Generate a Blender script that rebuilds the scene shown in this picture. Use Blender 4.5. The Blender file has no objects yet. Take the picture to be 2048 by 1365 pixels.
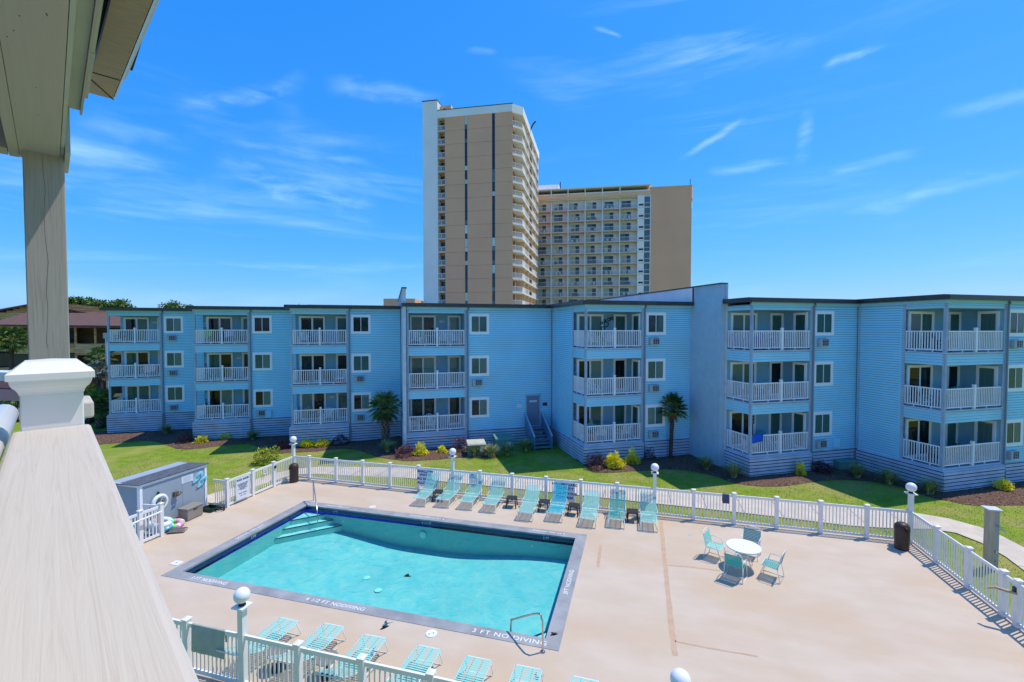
import bpy, math, random
from mathutils import Vector, Matrix
from mathutils.geometry import delaunay_2d_cdt
import numpy as np
R = math.radians
scene = bpy.context.scene
COL = scene.collection
random.seed(7)

# ---------------------------------------------------------------- camera
cam_d = bpy.data.cameras.new("camera")
cam = bpy.data.objects.new("camera", cam_d)
COL.objects.link(cam)
cam.location = (0, 0, 8.0)
cam.rotation_euler = (R(90 - 1.664), 0, 0)
cam_d.sensor_width = 36.0
cam_d.lens = 16.03
cam_d.clip_start = 0.05
cam_d.clip_end = 9000
scene.camera = cam

# ---------------------------------------------------------------- world
SUN_EL, SUN_AZ = 65.2, 20.2            # azimuth counted from +X towards +Y
world = bpy.data.worlds.new("World")
scene.world = world
world.use_nodes = True
world.cycles.sampling_method = 'MANUAL'
world.cycles.sample_map_resolution = 512
wt = world.node_tree
wt.nodes.clear()
def wn(t, **k):
    n = wt.nodes.new(t)
    for a, b in k.items():
        setattr(n, a, b)
    return n
def wl(a, b): wt.links.new(a, b)
out = wn('ShaderNodeOutputWorld')
bg = wn('ShaderNodeBackground')
bg.inputs['Strength'].default_value = 0.15
wl(bg.outputs[0], out.inputs[0])
sky = wn('ShaderNodeTexSky')
sky.sky_type = 'NISHITA'
sky.sun_disc = False
sky.sun_elevation = R(SUN_EL)
sky.sun_rotation = R(90 - SUN_AZ)
sky.altitude = 0
sky.air_density = 1.0
sky.dust_density = 0.4
sky.ozone_density = 5.0
sep = wn('ShaderNodeSeparateColor'); tint = wn('ShaderNodeCombineColor')
wl(sky.outputs[0], sep.inputs[0])
for i, (pw, g) in enumerate(((1.5, .28 * .15 ** .5), (.68, .365 * .15 ** -.32), (.14, .555 * .15 ** -.86))):
    pm = wn('ShaderNodeMath', operation='POWER'); pm.inputs[1].default_value = pw
    mm_ = wn('ShaderNodeMath', operation='MULTIPLY'); mm_.inputs[1].default_value = g
    wl(sep.outputs[i], pm.inputs[0]); wl(pm.outputs[0], mm_.inputs[0]); wl(mm_.outputs[0], tint.inputs[i])
# thin cirrus on the sky: stretched, warped noise over the direction
geo = wn('ShaderNodeTexCoord')
def cirrus(rot, scale, lo, hi, seed, detail=7):
    mp = wn('ShaderNodeMapping', vector_type='POINT')
    mp.inputs['Rotation'].default_value = rot
    mp.inputs['Scale'].default_value = scale
    mp.inputs['Location'].default_value = seed
    wl(geo.outputs['Generated'], mp.inputs[0])
    n = wn('ShaderNodeTexNoise')
    n.inputs['Scale'].default_value = 1.0
    n.inputs['Detail'].default_value = detail
    n.inputs['Roughness'].default_value = 0.55
    n.inputs['Distortion'].default_value = 0.6
    wl(mp.outputs[0], n.inputs['Vector'])
    r = wn('ShaderNodeMapRange', clamp=True)
    r.interpolation_type = 'SMOOTHSTEP'
    r.inputs[1].default_value = lo
    r.inputs[2].default_value = hi
    wl(n.outputs[0], r.inputs[0])
    return r.outputs[0]
def wmath(op, a, b):
    m = wn('ShaderNodeMath', operation=op)
    for i, x in enumerate((a, b)):
        if isinstance(x, (int, float)):
            m.inputs[i].default_value = x
        else:
            wl(x, m.inputs[i])
    return m.outputs[0]
nz = wn('ShaderNodeTexNoise')
nz.inputs['Scale'].default_value = 7
nz.inputs['Detail'].default_value = 5
wl(geo.outputs['Generated'], nz.inputs['Vector'])
fine = cirrus((0, 0.25, 0), (9, 9, 42), 0.30, 0.70, (1.1, 2.2, .9), 6)
def seg_cloud(p, q, w, seed):
    """a streak of cirrus round the great circle piece p-q (p, q: x/y, z/y of the direction)"""
    a = Vector((p[0], 1, p[1])).normalized(); b = Vector((q[0], 1, q[1])).normalized()
    nrm = a.cross(b).normalized(); mid = (a + b).normalized(); half = a.angle(b) / 2
    tan = nrm.cross(mid)
    def dot(v):
        d = wn('ShaderNodeVectorMath', operation='DOT_PRODUCT')
        wl(geo.outputs['Generated'], d.inputs[0]); d.inputs[1].default_value = v
        return d.outputs['Value']
    off = wmath('MULTIPLY', wmath('SUBTRACT', nz.outputs[0], 0.5), w * 4.4)
    d1 = wmath('ABSOLUTE', wmath('ADD', dot(nrm), off), 0)
    m1 = wn('ShaderNodeMapRange', clamp=True); m1.interpolation_type = 'SMOOTHSTEP'
    wl(d1, m1.inputs[0]); m1.inputs[1].default_value = w; m1.inputs[2].default_value = 0.0
    d2 = wmath('ABSOLUTE', dot(tan), 0)
    m2 = wn('ShaderNodeMapRange', clamp=True); m2.interpolation_type = 'SMOOTHSTEP'
    wl(d2, m2.inputs[0]); m2.inputs[1].default_value = half; m2.inputs[2].default_value = half * 0.4
    dm = dot(mid)
    m3 = wmath('GREATER_THAN', dm, 0.3)
    return wmath('MULTIPLY', wmath('MULTIPLY', m1.outputs[0], m2.outputs[0]), wmath('MULTIPLY', m3, fine))
c1 = cirrus((0, 0.20, 0.1), (1.6, 1.6, 11), 0.47, 0.72, (3.1, 1.7, 0.4))
c2 = cirrus((0.1, -0.42, 0), (2.2, 2.2, 19), 0.50, 0.78, (7.3, 0.2, 5.5))
c3 = cirrus((0, 0.1, 0), (1.2, 1.2, 3.0), 0.42, 0.66, (1.3, 4.2, 2.5), 3)
c4 = cirrus((0, 0.15, 0), (3, 3, 22), 0.25, 0.75, (2.3, 9.2, 0.5), 6)
veil = wmath('MULTIPLY', wmath('ADD', c1, wmath('MULTIPLY', c2, 0.8)), wmath('MULTIPLY', c3, c4))
veil = wmath('MULTIPLY', veil, 0.42)
def GN(x, y): return ((x - 1024) / 912.0, (656 - y) / 912.0)
streaks = [((335, 210), (640, 172), .020, .55), ((640, 178), (900, 200), .022, .5), ((440, 290), (760, 335), .012, .45),
           ((400, 345), (780, 425), .030, .6), ((150, 380), (500, 400), .035, .35), ((560, 150), (600, 300), .03, .12),
           ((1630, 158), (1765, 95), .010, 1.0), ((1345, 328), (1495, 232), .009, .8),
           ((1595, 345), (1615, 215), .014, .5), ((1400, 350), (1600, 325), .014, .55), ((1640, 350), (1850, 310), .012, .5),
           ((1650, 440), (2100, 330), .018, .45), ((1850, 260), (2150, 170), .016, .35), ((1180, 62), (1245, 84), .005, .6),
           ((930, 110), (1000, 118), .008, .4), ((1400, 100), (1640, 105), .012, .3), ((130, 240), (420, 285), .03, .35)]
for i, (p, q, w, s) in enumerate(streaks):
    veil = wmath('ADD', veil, wmath('MULTIPLY', seg_cloud(GN(*p), GN(*q), w, (i * 1.7, 2.2, i * .9)), s * .42))
veil = wmath('MINIMUM', veil, 0.5)
cm = wn('ShaderNodeMixRGB')
cm.inputs[2].default_value = (2.6, 3.9, 5.2, 1)
wl(veil, cm.inputs[0]); wl(tint.outputs[0], cm.inputs[1])
wl(cm.outputs[0], bg.inputs['Color'])

# ---------------------------------------------------------------- sun
sd = bpy.data.lights.new("sun", 'SUN')
sd.energy = 2.1
sd.angle = R(0.5)
sd.color = (1.0, 0.94, 0.86)
sun = bpy.data.objects.new("sun", sd)
COL.objects.link(sun)
ce = math.cos(R(SUN_EL))
sdir = Vector((ce * math.cos(R(SUN_AZ)), ce * math.sin(R(SUN_AZ)), math.sin(R(SUN_EL))))
sun.rotation_euler = sdir.to_track_quat('Z', 'Y').to_euler()
sun.location = (20, 10, 60)

scene.view_settings.view_transform = 'Standard'
scene.view_settings.look = 'None'
scene.view_settings.exposure = 0.95
scene.view_settings.gamma = 1.0
scene.view_settings.use_curve_mapping = False
scene.render.engine = 'CYCLES'
scene.cycles.max_bounces = 5
scene.cycles.diffuse_bounces = 3
scene.cycles.glossy_bounces = 2
scene.cycles.transparent_max_bounces = 8
scene.cycles.caustics_reflective = False
scene.cycles.caustics_refractive = False

# ---------------------------------------------------------------- materials
MATS = {}
def mat(name, col, rough=0.7, var=0.0, vscale=3.0, bump=0.0, bscale=40.0, metal=0.0, spec=0.3,
        col2=None, stretch=(1, 1, 1), detail=5, patch=0.0, pscale=0.4, pcol=None, lo=.35, hi=.65, emit=0, coat=0):
    """principled surface whose own colour wanders between col and col2; optional larger patches of pcol"""
    if name in MATS:
        return MATS[name]
    m = bpy.data.materials.new(name)
    m.use_nodes = True
    nt = m.node_tree
    b = nt.nodes['Principled BSDF']
    b.inputs['Roughness'].default_value = rough
    b.inputs['Metallic'].default_value = metal
    b.inputs['Specular IOR Level'].default_value = spec
    b.inputs['Coat Weight'].default_value = coat
    b.inputs['Base Color'].default_value = (*col, 1)
    if var > 0 or col2 or bump > 0 or patch > 0:
        tc = nt.nodes.new('ShaderNodeTexCoord')
        mp = nt.nodes.new('ShaderNodeMapping')
        mp.inputs['Scale'].default_value = stretch
        nt.links.new(tc.outputs['Object'], mp.inputs[0])
    cur = None
    if var > 0 or col2:
        n = nt.nodes.new('ShaderNodeTexNoise')
        n.inputs['Scale'].default_value = vscale
        n.inputs['Detail'].default_value = detail
        nt.links.new(mp.outputs[0], n.inputs['Vector'])
        mr = nt.nodes.new('ShaderNodeMapRange')
        mr.inputs[1].default_value = lo; mr.inputs[2].default_value = hi
        nt.links.new(n.outputs[0], mr.inputs[0])
        mx = nt.nodes.new('ShaderNodeMixRGB')
        c2 = col2 if col2 else tuple(min(1, c * (1 + var)) for c in col)
        c1_ = col if col2 else tuple(c * (1 - var) for c in col)
        mx.inputs[1].default_value = (*c1_, 1); mx.inputs[2].default_value = (*c2, 1)
        nt.links.new(mr.outputs[0], mx.inputs[0])
        cur = mx.outputs[0]
    if patch > 0:
        n = nt.nodes.new('ShaderNodeTexNoise')
        n.inputs['Scale'].default_value = pscale
        n.inputs['Detail'].default_value = 8
        n.inputs['Roughness'].default_value = 0.6
        nt.links.new(mp.outputs[0], n.inputs['Vector'])
        mr = nt.nodes.new('ShaderNodeMapRange')
        mr.inputs[1].default_value = .44; mr.inputs[2].default_value = .62; mr.inputs[4].default_value = patch
        nt.links.new(n.outputs[0], mr.inputs[0])
        mx = nt.nodes.new('ShaderNodeMixRGB')
        if cur: nt.links.new(cur, mx.inputs[1])
        else: mx.inputs[1].default_value = (*col, 1)
        mx.inputs[2].default_value = (*pcol, 1)
        nt.links.new(mr.outputs[0], mx.inputs[0])
        cur = mx.outputs[0]
    if cur: nt.links.new(cur, b.inputs['Base Color'])
    if bump > 0:
        n = nt.nodes.new('ShaderNodeTexNoise')
        n.inputs['Scale'].default_value = bscale
        n.inputs['Detail'].default_value = 6
        nt.links.new(mp.outputs[0], n.inputs['Vector'])
        bp = nt.nodes.new('ShaderNodeBump')
        bp.inputs['Strength'].default_value = min(1, bump)
        bp.inputs['Distance'].default_value = 0.02
        nt.links.new(n.outputs[0], bp.inputs['Height'])
        nt.links.new(bp.outputs[0], b.inputs['Normal'])
    MATS[name] = m
    return m

M_siding = mat('siding_blue', (.34, .74, .90), .5, .05, .6, .15, 60, spec=.4, patch=.35, pscale=.5, pcol=(.30, .68, .85))
M_skirt = mat('skirt_lavender_grey', (.49, .53, .62), .6, .10, 1.2, .15, 50)
M_trimblue = mat('trim_slate', (.35, .43, .51), .55, .08, 2)
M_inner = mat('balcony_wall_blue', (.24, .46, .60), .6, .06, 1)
M_dark = mat('dark_gap', (.02, .022, .03), .8)
M_white = mat('white_paint', (.90, .90, .90), .45, .03, 3, spec=.4)
M_vinyl = mat('white_vinyl', (.84, .81, .755), .35, .04, 2, spec=.45, patch=.35, pscale=1.5, pcol=(.74, .71, .66))
M_fascia = mat('roof_edge_brown', (.045, .036, .038), .35, .2, 2, spec=.5)
M_roof = mat('roof_membrane', (.95, .94, .92), .7, .06, 1)
M_stucco = mat('stucco_slate', (.37, .54, .64), .85, .05, 2.5, .5, 90, patch=.2, pscale=.6, pcol=(.42, .58, .67))
M_stucco_l = mat('stucco_pale', (.56, .64, .69), .85, .08, 2.5, .5, 90)
M_frame = mat('window_trim_white', (.90, .90, .90), .4, .03, 2)
M_curt = mat('curtain_sage', (.17, .36, .34), .9, .15, 9, stretch=(14, 14, .6))
M_curt2 = mat('curtain_pale', (.44, .60, .58), .9, .12, 9, stretch=(14, 14, .6))
M_room = mat('room_dark', (.012, .018, .024), .8)  # room tones stand in for unlit rooms on flat sheets behind glass
M_room2 = mat('room_teal', (.03, .085, .10), .8, .3, 3)
M_metalw = mat('metal_white', (.75, .75, .73), .35, spec=.5)
M_ac = mat('ac_grey', (.42, .45, .47), .5, .06, 4)
M_acdark = mat('ac_louvre_dark', (.03, .035, .04), .6)
M_spout = mat('downspout_slate', (.20, .25, .31), .4)
M_deck = mat('pool_deck_tan', (.555, .435, .315), .82, .0, 1.1, .2, 160, col2=(.595, .475, .355), patch=.75, pscale=.30, pcol=(.55, .395, .255), stretch=(.7, 1.3, 1), detail=10)
M_coping = mat('coping_grey', (.295, .295, .29), .75, .0, 1.6, .2, 90, col2=(.36, .355, .35), patch=.75, pscale=1.1, pcol=(.22, .22, .225))
M_tile = mat('waterline_tile_navy', (.006, .02, .11), .2, .3, 30, spec=.6)
M_pool = mat('pool_plaster_aqua', (.33, .69, .64), .8, .0, .35, .0, 1, col2=(.25, .61, .60), patch=.3, pscale=.9, pcol=(.32, .73, .69))
M_step = mat('pool_step_plaster', (.55, .88, .82), .8, .05, 2)
M_concrete = mat('path_concrete', (.62, .52, .40), .9, .08, 2, .3, 80, patch=.4, pscale=.8, pcol=(.50, .425, .33))
M_grass = mat('lawn_green', (.165, .235, .022), .95, .0, 1.6, .9, 18, col2=(.235, .305, .034), patch=.7, pscale=.42, pcol=(.36, .29, .10), detail=9, spec=.1)
M_blade = mat('grass_blade', (.19, .27, .03), .8, .35, .7, spec=.2)
M_mulch = mat('mulch_brown', (.075, .038, .025), .95, .0, 14, 1, 35, col2=(.24, .145, .10), detail=10, lo=.38, hi=.66, spec=.1)
M_chip = mat('mulch_chip', (.24, .165, .135), .95, .5, 3, spec=.1)
M_strap = mat('strap_aqua', (.25, .62, .53), .4, .06, 2, spec=.4)
M_strapd = mat('strap_turquoise', (.03, .52, .60), .4, .05, 2, spec=.4)
M_strapg = mat('strap_sea_green', (.035, .36, .34), .4, .05, 2, spec=.4)
M_tube = mat('tube_white', (.78, .78, .75), .3, spec=.5)
M_steel = mat('stainless', (.55, .50, .46), .22, .1, 6, metal=1)
M_plasdark = mat('plastic_charcoal', (.035, .030, .032), .45)
M_plasbrown = mat('plastic_brown', (.055, .035, .028), .45, .1, 3)
M_plastaupe = mat('plastic_taupe', (.24, .21, .18), .5, .05, 3)
M_sign = mat('sign_white', (.70, .74, .80), .4)
M_navy = mat('sign_navy', (.008, .03, .13), .5)
M_textw = mat('stencil_white', (.80, .79, .76), .7, .1, 20)
M_shingle = mat('shingle_grey', (.085, .095, .115), .9, .0, 6, .6, 60, col2=(.14, .15, .17))
M_shed = mat('shed_paint_grey', (.33, .385, .44), .7, .04, 1)
M_tan = mat('tower_tan', (.92, .47, .29), .85, .04, .15, patch=.3, pscale=.08, pcol=(.88, .43, .26))
M_twhite = mat('tower_white', (.95, .89, .87), .8, .04, .2)
M_tanl = mat('tower_beige', (.92, .54, .33), .85, .05, .2)
M_slab = mat('tower_slab_edge', (.80, .58, .48), .8)
M_tglass = mat('tower_glass', (.10, .13, .15), .12, .3, .3, spec=.6)
M_tcurt = mat('tower_curtain', (.58, .58, .52), .8, .2, .4)
M_trail = mat('tower_railing', (.88, .86, .86), .5)
M_woodbr = mat('wood_clapboard', (.72, .32, .12), .8, .35, 1.5, .2, 30, stretch=(.5, .5, 5))
M_woodlt = mat('wood_board_light', (.92, .49, .21), .8, .3, 1.5, .2, 30, stretch=(.5, .5, 5))
M_mauve = mat('shingle_mauve', (.135, .075, .058), .9, .12, 2, .2, 30)
M_panelg = mat('panel_grey_green', (.46, .43, .36), .8, .06, 1)
M_leaf_palm = mat('palm_frond', (.12, .22, .06), .5, .4, 2, spec=.4)
M_leaf_palmy = mat('palm_frond_light', (.17, .22, .03), .5, .4, 2, spec=.4)
M_leaf_dead = mat('palm_dead_frond', (.23, .16, .08), .9, .3, 4)
M_bark = mat('palm_bark', (.10, .072, .055), .95, .35, 8, .8, 30)
M_boot = mat('palm_boot', (.25, .20, .16), .95, .3, 8, .5, 30)
M_yel = mat('leaf_yellow', (.92, .78, .02), .6, .25, 6)
M_yel2 = mat('leaf_chartreuse', (.74, .70, .04), .6, .25, 6)
M_burg = mat('leaf_burgundy', (.065, .018, .030), .6, .4, 6)
M_burg2 = mat('leaf_plum_pink', (.24, .09, .10), .6, .4, 6)
M_gr = mat('ornamental_grass', (.20, .27, .08), .7, .4, 4)
M_gr2 = mat('ornamental_grass_straw', (.50, .50, .27), .8, .3, 4)
M_tree = mat('tree_leaf', (.075, .14, .025), .7, .4, .8)
M_tree2 = mat('tree_leaf_light', (.19, .28, .05), .7, .3, .8)
M_trunk = mat('tree_bark', (.08, .06, .045), .95)
M_bxgreen = mat('utility_green', (.13, .27, .22), .6, .06, 3)
M_bxbeige = mat('utility_beige', (.52, .50, .38), .7, .06, 3)
M_bxolive = mat('utility_olive', (.14, .20, .15), .6, .08, 3)
M_globe = mat('lamp_globe_opal', (.86, .85, .83), .25, spec=.5)
M_deckbox = mat('resin_box_taupe', (.27, .245, .205), .5, .05, 3)
M_ringp = mat('float_pink', (.72, .28, .55), .3); M_ringg = mat('float_green', (.18, .75, .10), .3)
M_ringb = mat('float_aqua', (.10, .52, .68), .3); M_ringw = mat('float_white', (.78, .82, .86), .3)
M_ringr = mat('float_red', (.75, .03, .05), .3); M_ringy = mat('float_yellow', (.8, .7, .05), .3)
M_blue = mat('fabric_blue', (.01, .10, .55), .8, .1, 3); M_towel = mat('fabric_slate', (.085, .10, .15), .9)
M_sagetowel = mat('fabric_sage', (.42, .43, .35), .9, .08, 4)
M_tealp = mat('plastic_teal', (.03, .30, .38), .5); M_bluep = mat('plastic_royal_blue', (.015, .09, .42), .5)
M_skin = mat('skin', (.45, .27, .20), .6); M_shirt = mat('shirt_teal', (.07, .33, .38), .9); M_hair = mat('hair_grey', (.30, .26, .22), .9)
M_shorts = mat('shorts_dark', (.05, .06, .08), .9)
M_bird = mat('feather_dark', (.035, .022, .018), .8); M_pink = mat('pink_board', (.62, .26, .27), .7, .06, 3)

def pane_mat(name, tintc, gl):
    m = bpy.data.materials.new(name); m.use_nodes = True
    nt = m.node_tree; nt.nodes.clear()
    o = nt.nodes.new('ShaderNodeOutputMaterial'); mx = nt.nodes.new('ShaderNodeMixShader')
    t = nt.nodes.new('ShaderNodeBsdfTransparent'); t.inputs[0].default_value = (*tintc, 1)
    g = nt.nodes.new('ShaderNodeBsdfGlossy'); g.inputs['Roughness'].default_value = .02
    f = nt.nodes.new('ShaderNodeFresnel'); f.inputs[0].default_value = gl
    nt.links.new(f.outputs[0], mx.inputs[0]); nt.links.new(t.outputs[0], mx.inputs[1]); nt.links.new(g.outputs[0], mx.inputs[2])
    nt.links.new(mx.outputs[0], o.inputs[0]); MATS[name] = m
    return m
M_pane = pane_mat('window_pane', (.66, .80, .80), 1.5)

def water_mat():
    m = bpy.data.materials.new('pool_water'); m.use_nodes = True
    nt = m.node_tree; nt.nodes.clear()
    N = nt.nodes.new; Lk = nt.links.new
    o = N('ShaderNodeOutputMaterial'); mx = N('ShaderNodeMixShader')
    t = N('ShaderNodeBsdfTransparent'); t.inputs[0].default_value = (.60, .935, .955, 1)
    g = N('ShaderNodeBsdfGlossy'); g.inputs['Roughness'].default_value = .03
    f = N('ShaderNodeFresnel'); f.inputs[0].default_value = 1.33
    tc = N('ShaderNodeTexCoord'); n1 = N('ShaderNodeTexNoise'); n2 = N('ShaderNodeTexNoise')
    n1.inputs['Scale'].default_value = 2.2; n1.inputs['Detail'].default_value = 4; n1.inputs['Distortion'].default_value = .8
    n2.inputs['Scale'].default_value = 11; n2.inputs['Detail'].default_value = 3
    Lk(tc.outputs['Object'], n1.inputs['Vector']); Lk(tc.outputs['Object'], n2.inputs['Vector'])
    ad = N('ShaderNodeMath'); ad.operation = 'MULTIPLY_ADD'; Lk(n2.outputs[0], ad.inputs[0]); ad.inputs[1].default_value = .35; Lk(n1.outputs[0], ad.inputs[2])
    bp = N('ShaderNodeBump'); bp.inputs['Strength'].default_value = .9; bp.inputs['Distance'].default_value = .07
    Lk(ad.outputs[0], bp.inputs['Height']); Lk(bp.outputs[0], g.inputs['Normal']); Lk(bp.outputs[0], f.inputs['Normal'])
    # the tint through the ripples wanders a little, as refraction makes it do
    mr = N('ShaderNodeMapRange'); mr.inputs[1].default_value = .48; mr.inputs[2].default_value = .88
    Lk(ad.outputs[0], mr.inputs[0])
    mc = N('ShaderNodeMixRGB'); mc.inputs[1].default_value = (.50, .90, .94, 1); mc.inputs[2].default_value = (.84, .97, .96, 1)
    Lk(mr.outputs[0], mc.inputs[0]); Lk(mc.outputs[0], t.inputs[0])
    Lk(f.outputs[0], mx.inputs[0]); Lk(t.outputs[0], mx.inputs[1]); Lk(g.outputs[0], mx.inputs[2]); Lk(mx.outputs[0], o.inputs[0])
    MATS['pool_water'] = m
    return m
M_water = water_mat()

def wood_mat(name, c1_, c2_, c3_, axis_scale, knot=None):
    """painted weathered board: long grain lines in relief and in colour"""
    m = bpy.data.materials.new(name); m.use_nodes = True
    nt = m.node_tree; N = nt.nodes.new; Lk = nt.links.new
    b = nt.nodes['Principled BSDF']; b.inputs['Roughness'].default_value = .62; b.inputs['Specular IOR Level'].default_value = .3
    tc = N('ShaderNodeTexCoord'); mp = N('ShaderNodeMapping'); mp.inputs['Scale'].default_value = axis_scale
    Lk(tc.outputs['Object'], mp.inputs[0])
    w = N('ShaderNodeTexNoise'); w.inputs['Scale'].default_value = 1; w.inputs['Detail'].default_value = 9; w.inputs['Roughness'].default_value = .62; w.inputs['Distortion'].default_value = 1.6
    Lk(mp.outputs[0], w.inputs['Vector'])
    cr = N('ShaderNodeValToRGB'); e = cr.color_ramp.elements
    e[0].position = .36; e[0].color = (*c1_, 1); e[1].position = .66; e[1].color = (*c2_, 1)
    k = cr.color_ramp.elements.new(.47); k.color = (*c3_, 1)
    Lk(w.outputs[0], cr.inputs[0])
    big = N('ShaderNodeTexNoise'); big.inputs['Scale'].default_value = 3.5; Lk(tc.outputs['Object'], big.inputs['Vector'])
    mr = N('ShaderNodeMapRange'); mr.inputs[1].default_value = .4; mr.inputs[2].default_value = .7; mr.inputs[4].default_value = .35
    Lk(big.outputs[0], mr.inputs[0])
    mx = N('ShaderNodeMixRGB'); Lk(mr.outputs[0], mx.inputs[0]); Lk(cr.outputs[0], mx.inputs[1]); mx.inputs[2].default_value = (*c3_, 1)
    Lk(mx.outputs[0], b.inputs['Base Color'])
    bp = N('ShaderNodeBump'); bp.inputs['Strength'].default_value = .55; bp.inputs['Distance'].default_value = .0016
    Lk(w.outputs[0], bp.inputs['Height']); Lk(bp.outputs[0], b.inputs['Normal'])
    MATS[name] = m
    return m
M_railwood = wood_mat('rail_board_greige', (.54, .48, .42), (.60, .545, .485), (.58, .525, .465), (2.2, 75, 75))
M_postwood = wood_mat('post_wood_greige', (.37, .325, .285), (.48, .43, .385), (.44, .395, .35), (60, 60, 1.6))
M_beam = wood_mat('beam_wood_greige', (.42, .385, .36), (.45, .415, .39), (.44, .405, .375), (1.0, 40, 40))
M_caps = mat('cap_white', (.84, .84, .83), .35, .02, 4, spec=.5)
M_eave = mat('eave_board_taupe', (.36, .29, .24), .8, .1, 8, .1, 60, stretch=(20, 2, 20))
M_fasc_g = mat('fascia_green_grey', (.47, .49, .46), .6, .06, 5)
M_gutter = mat('gutter_blue_white', (.55, .60, .66), .3)

# ---------------------------------------------------------------- mesh helpers
class MB:
    def __init__(self): self.v = []; self.f = []; self.m = []; self.xf = None
    def _add(self, vs, fs, mi=0):
        k = len(self.v)
        if self.xf: vs = [tuple(self.xf @ Vector(p)) for p in vs]
        self.v += [tuple(p) for p in vs]
        self.f += [tuple(i + k for i in f) for f in fs]
        self.m += [mi] * len(fs)
        return self
    def box(self, x0, x1, y0, y1, z0, z1, mi=0):
        if x0 > x1: x0, x1 = x1, x0
        if y0 > y1: y0, y1 = y1, y0
        if z0 > z1: z0, z1 = z1, z0
        v = [(x, y, z) for x in (x0, x1) for y in (y0, y1) for z in (z0, z1)]
        return self._add(v, [(0, 1, 3, 2), (4, 6, 7, 5), (0, 4, 5, 1), (2, 3, 7, 6), (0, 2, 6, 4), (1, 5, 7, 3)], mi)
    def poly(self, pts, mi=0): return self._add(pts, [tuple(range(len(pts)))], mi)
    def prism(self, pts, z0, z1, mi=0):
        n = len(pts)
        area = sum(pts[i][0] * pts[(i + 1) % n][1] - pts[(i + 1) % n][0] * pts[i][1] for i in range(n))
        if area < 0: pts = pts[::-1]
        v = [(p[0], p[1], z0) for p in pts] + [(p[0], p[1], z1) for p in pts]
        f = [tuple(range(n - 1, -1, -1)), tuple(range(n, 2 * n))]
        f += [(i, (i + 1) % n, n + (i + 1) % n, n + i) for i in range(n)]
        return self._add(v, f, mi)
    def bar(self, p, q, w, h, mi=0, up=(0, 0, 1)):
        p = Vector(p); q = Vector(q); d = (q - p).normalized()
        s = d.cross(Vector(up))
        if s.length < 1e-4: s = d.cross(Vector((0, 1, 0)))
        s.normalize(); u = s.cross(d)
        s *= w / 2; u *= h / 2
        v = [p - s - u, p + s - u, p + s + u, p - s + u, q - s - u, q + s - u, q + s + u, q - s + u]
        return self._add(v, [(3, 2, 1, 0), (4, 5, 6, 7), (0, 1, 5, 4), (1, 2, 6, 5), (2, 3, 7, 6), (3, 0, 4, 7)], mi)
    def tube(self, path, r, n=8, mi=0, closed=False):
        P = [Vector(p) for p in path]; k = len(P); vs = []
        prev = None
        for i in range(k):
            a = P[(i - 1) % k] if (closed or i > 0) else P[i]
            b = P[(i + 1) % k] if (closed or i < k - 1) else P[i]
            d = (b - a).normalized()
            if prev is None:
                s = d.cross(Vector((0, 0, 1)))
                if s.length < .05: s = d.cross(Vector((0, 1, 0)))
            else: s = prev - d * prev.dot(d)
            s.normalize(); prev = s; u = s.cross(d)
            rr = r[i] if isinstance(r, (list, tuple)) else r
            for j in range(n):
                t = 2 * math.pi * j / n
                vs.append(P[i] + (s * math.cos(t) + u * math.sin(t)) * rr)
        fs = []
        for i in range(k if closed else k - 1):
            i2 = (i + 1) % k
            for j in range(n):
                j2 = (j + 1) % n
                fs.append((i * n + j, i2 * n + j, i2 * n + j2, i * n + j2))
        if not closed:
            fs += [tuple(range(n)), tuple(range((k - 1) * n + n - 1, (k - 1) * n - 1, -1))]
        return self._add(vs, fs, mi)
    def lathe(self, prof, n=16, c=(0, 0), mi=0):
        vs = []
        for (r, z) in prof:
            for j in range(n):
                t = 2 * math.pi * j / n
                vs.append((c[0] + r * math.cos(t), c[1] + r * math.sin(t), z))
        fs = []
        for i in range(len(prof) - 1):
            for j in range(n):
                j2 = (j + 1) % n
                fs.append((i * n + j, i * n + j2, (i + 1) * n + j2, (i + 1) * n + j))
        fs += [tuple(range(n - 1, -1, -1)), tuple(range((len(prof) - 1) * n, len(prof) * n))]
        return self._add(vs, fs, mi)
    def mesh(self, name, mats, smooth=False):
        me = bpy.data.meshes.new(name)
        me.from_pydata(self.v, [], self.f)
        for m in (mats if isinstance(mats, (list, tuple)) else [mats]): me.materials.append(m)
        if any(self.m): me.polygons.foreach_set('material_index', self.m)
        if smooth: me.polygons.foreach_set('use_smooth', [True] * len(me.polygons))
        me.update()
        return me
    def build(self, name, mats, parent=None, loc=(0, 0, 0), rz=0, smooth=False):
        return inst(name, self.mesh(name, mats, smooth), parent, loc, rz)
def inst(name, me, parent=None, loc=(0, 0, 0), rz=0, rot=None):
    o = bpy.data.objects.new(name, me); COL.objects.link(o)
    o.parent = parent; o.location = loc
    o.rotation_euler = rot if rot else (0, 0, rz)
    return o
def tag(o, label=None, cat=None, group=None, kind=None):
    if label: o['label'] = label
    if cat: o['category'] = cat
    if group: o['group'] = group
    if kind: o['kind'] = kind
    return o
def thing(name, label, cat, loc=(0, 0, 0), rz=0, group=None):
    o = bpy.data.objects.new(name, None); COL.objects.link(o)
    o.empty_display_size = .2
    o.location = loc; o.rotation_euler = (0, 0, rz)
    return tag(o, label, cat, group)
def kids(o): return [c for c in bpy.data.objects if c.parent == o]
def proto_tree(o):
    return (o, [proto_tree(c) for c in list(o.children)])
def copy_tree(tree, parent=None):
    o, ch = tree
    c = o.copy(); COL.objects.link(c); c.parent = parent
    for t in ch: copy_tree(t, c)
    return c
CA, SA = math.cos(R(15)), math.sin(R(15))
def W(U, V): return (U * CA - V * SA, U * SA + V * CA)          # apartment building grid -> world
PT = R(-15.4)
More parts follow.
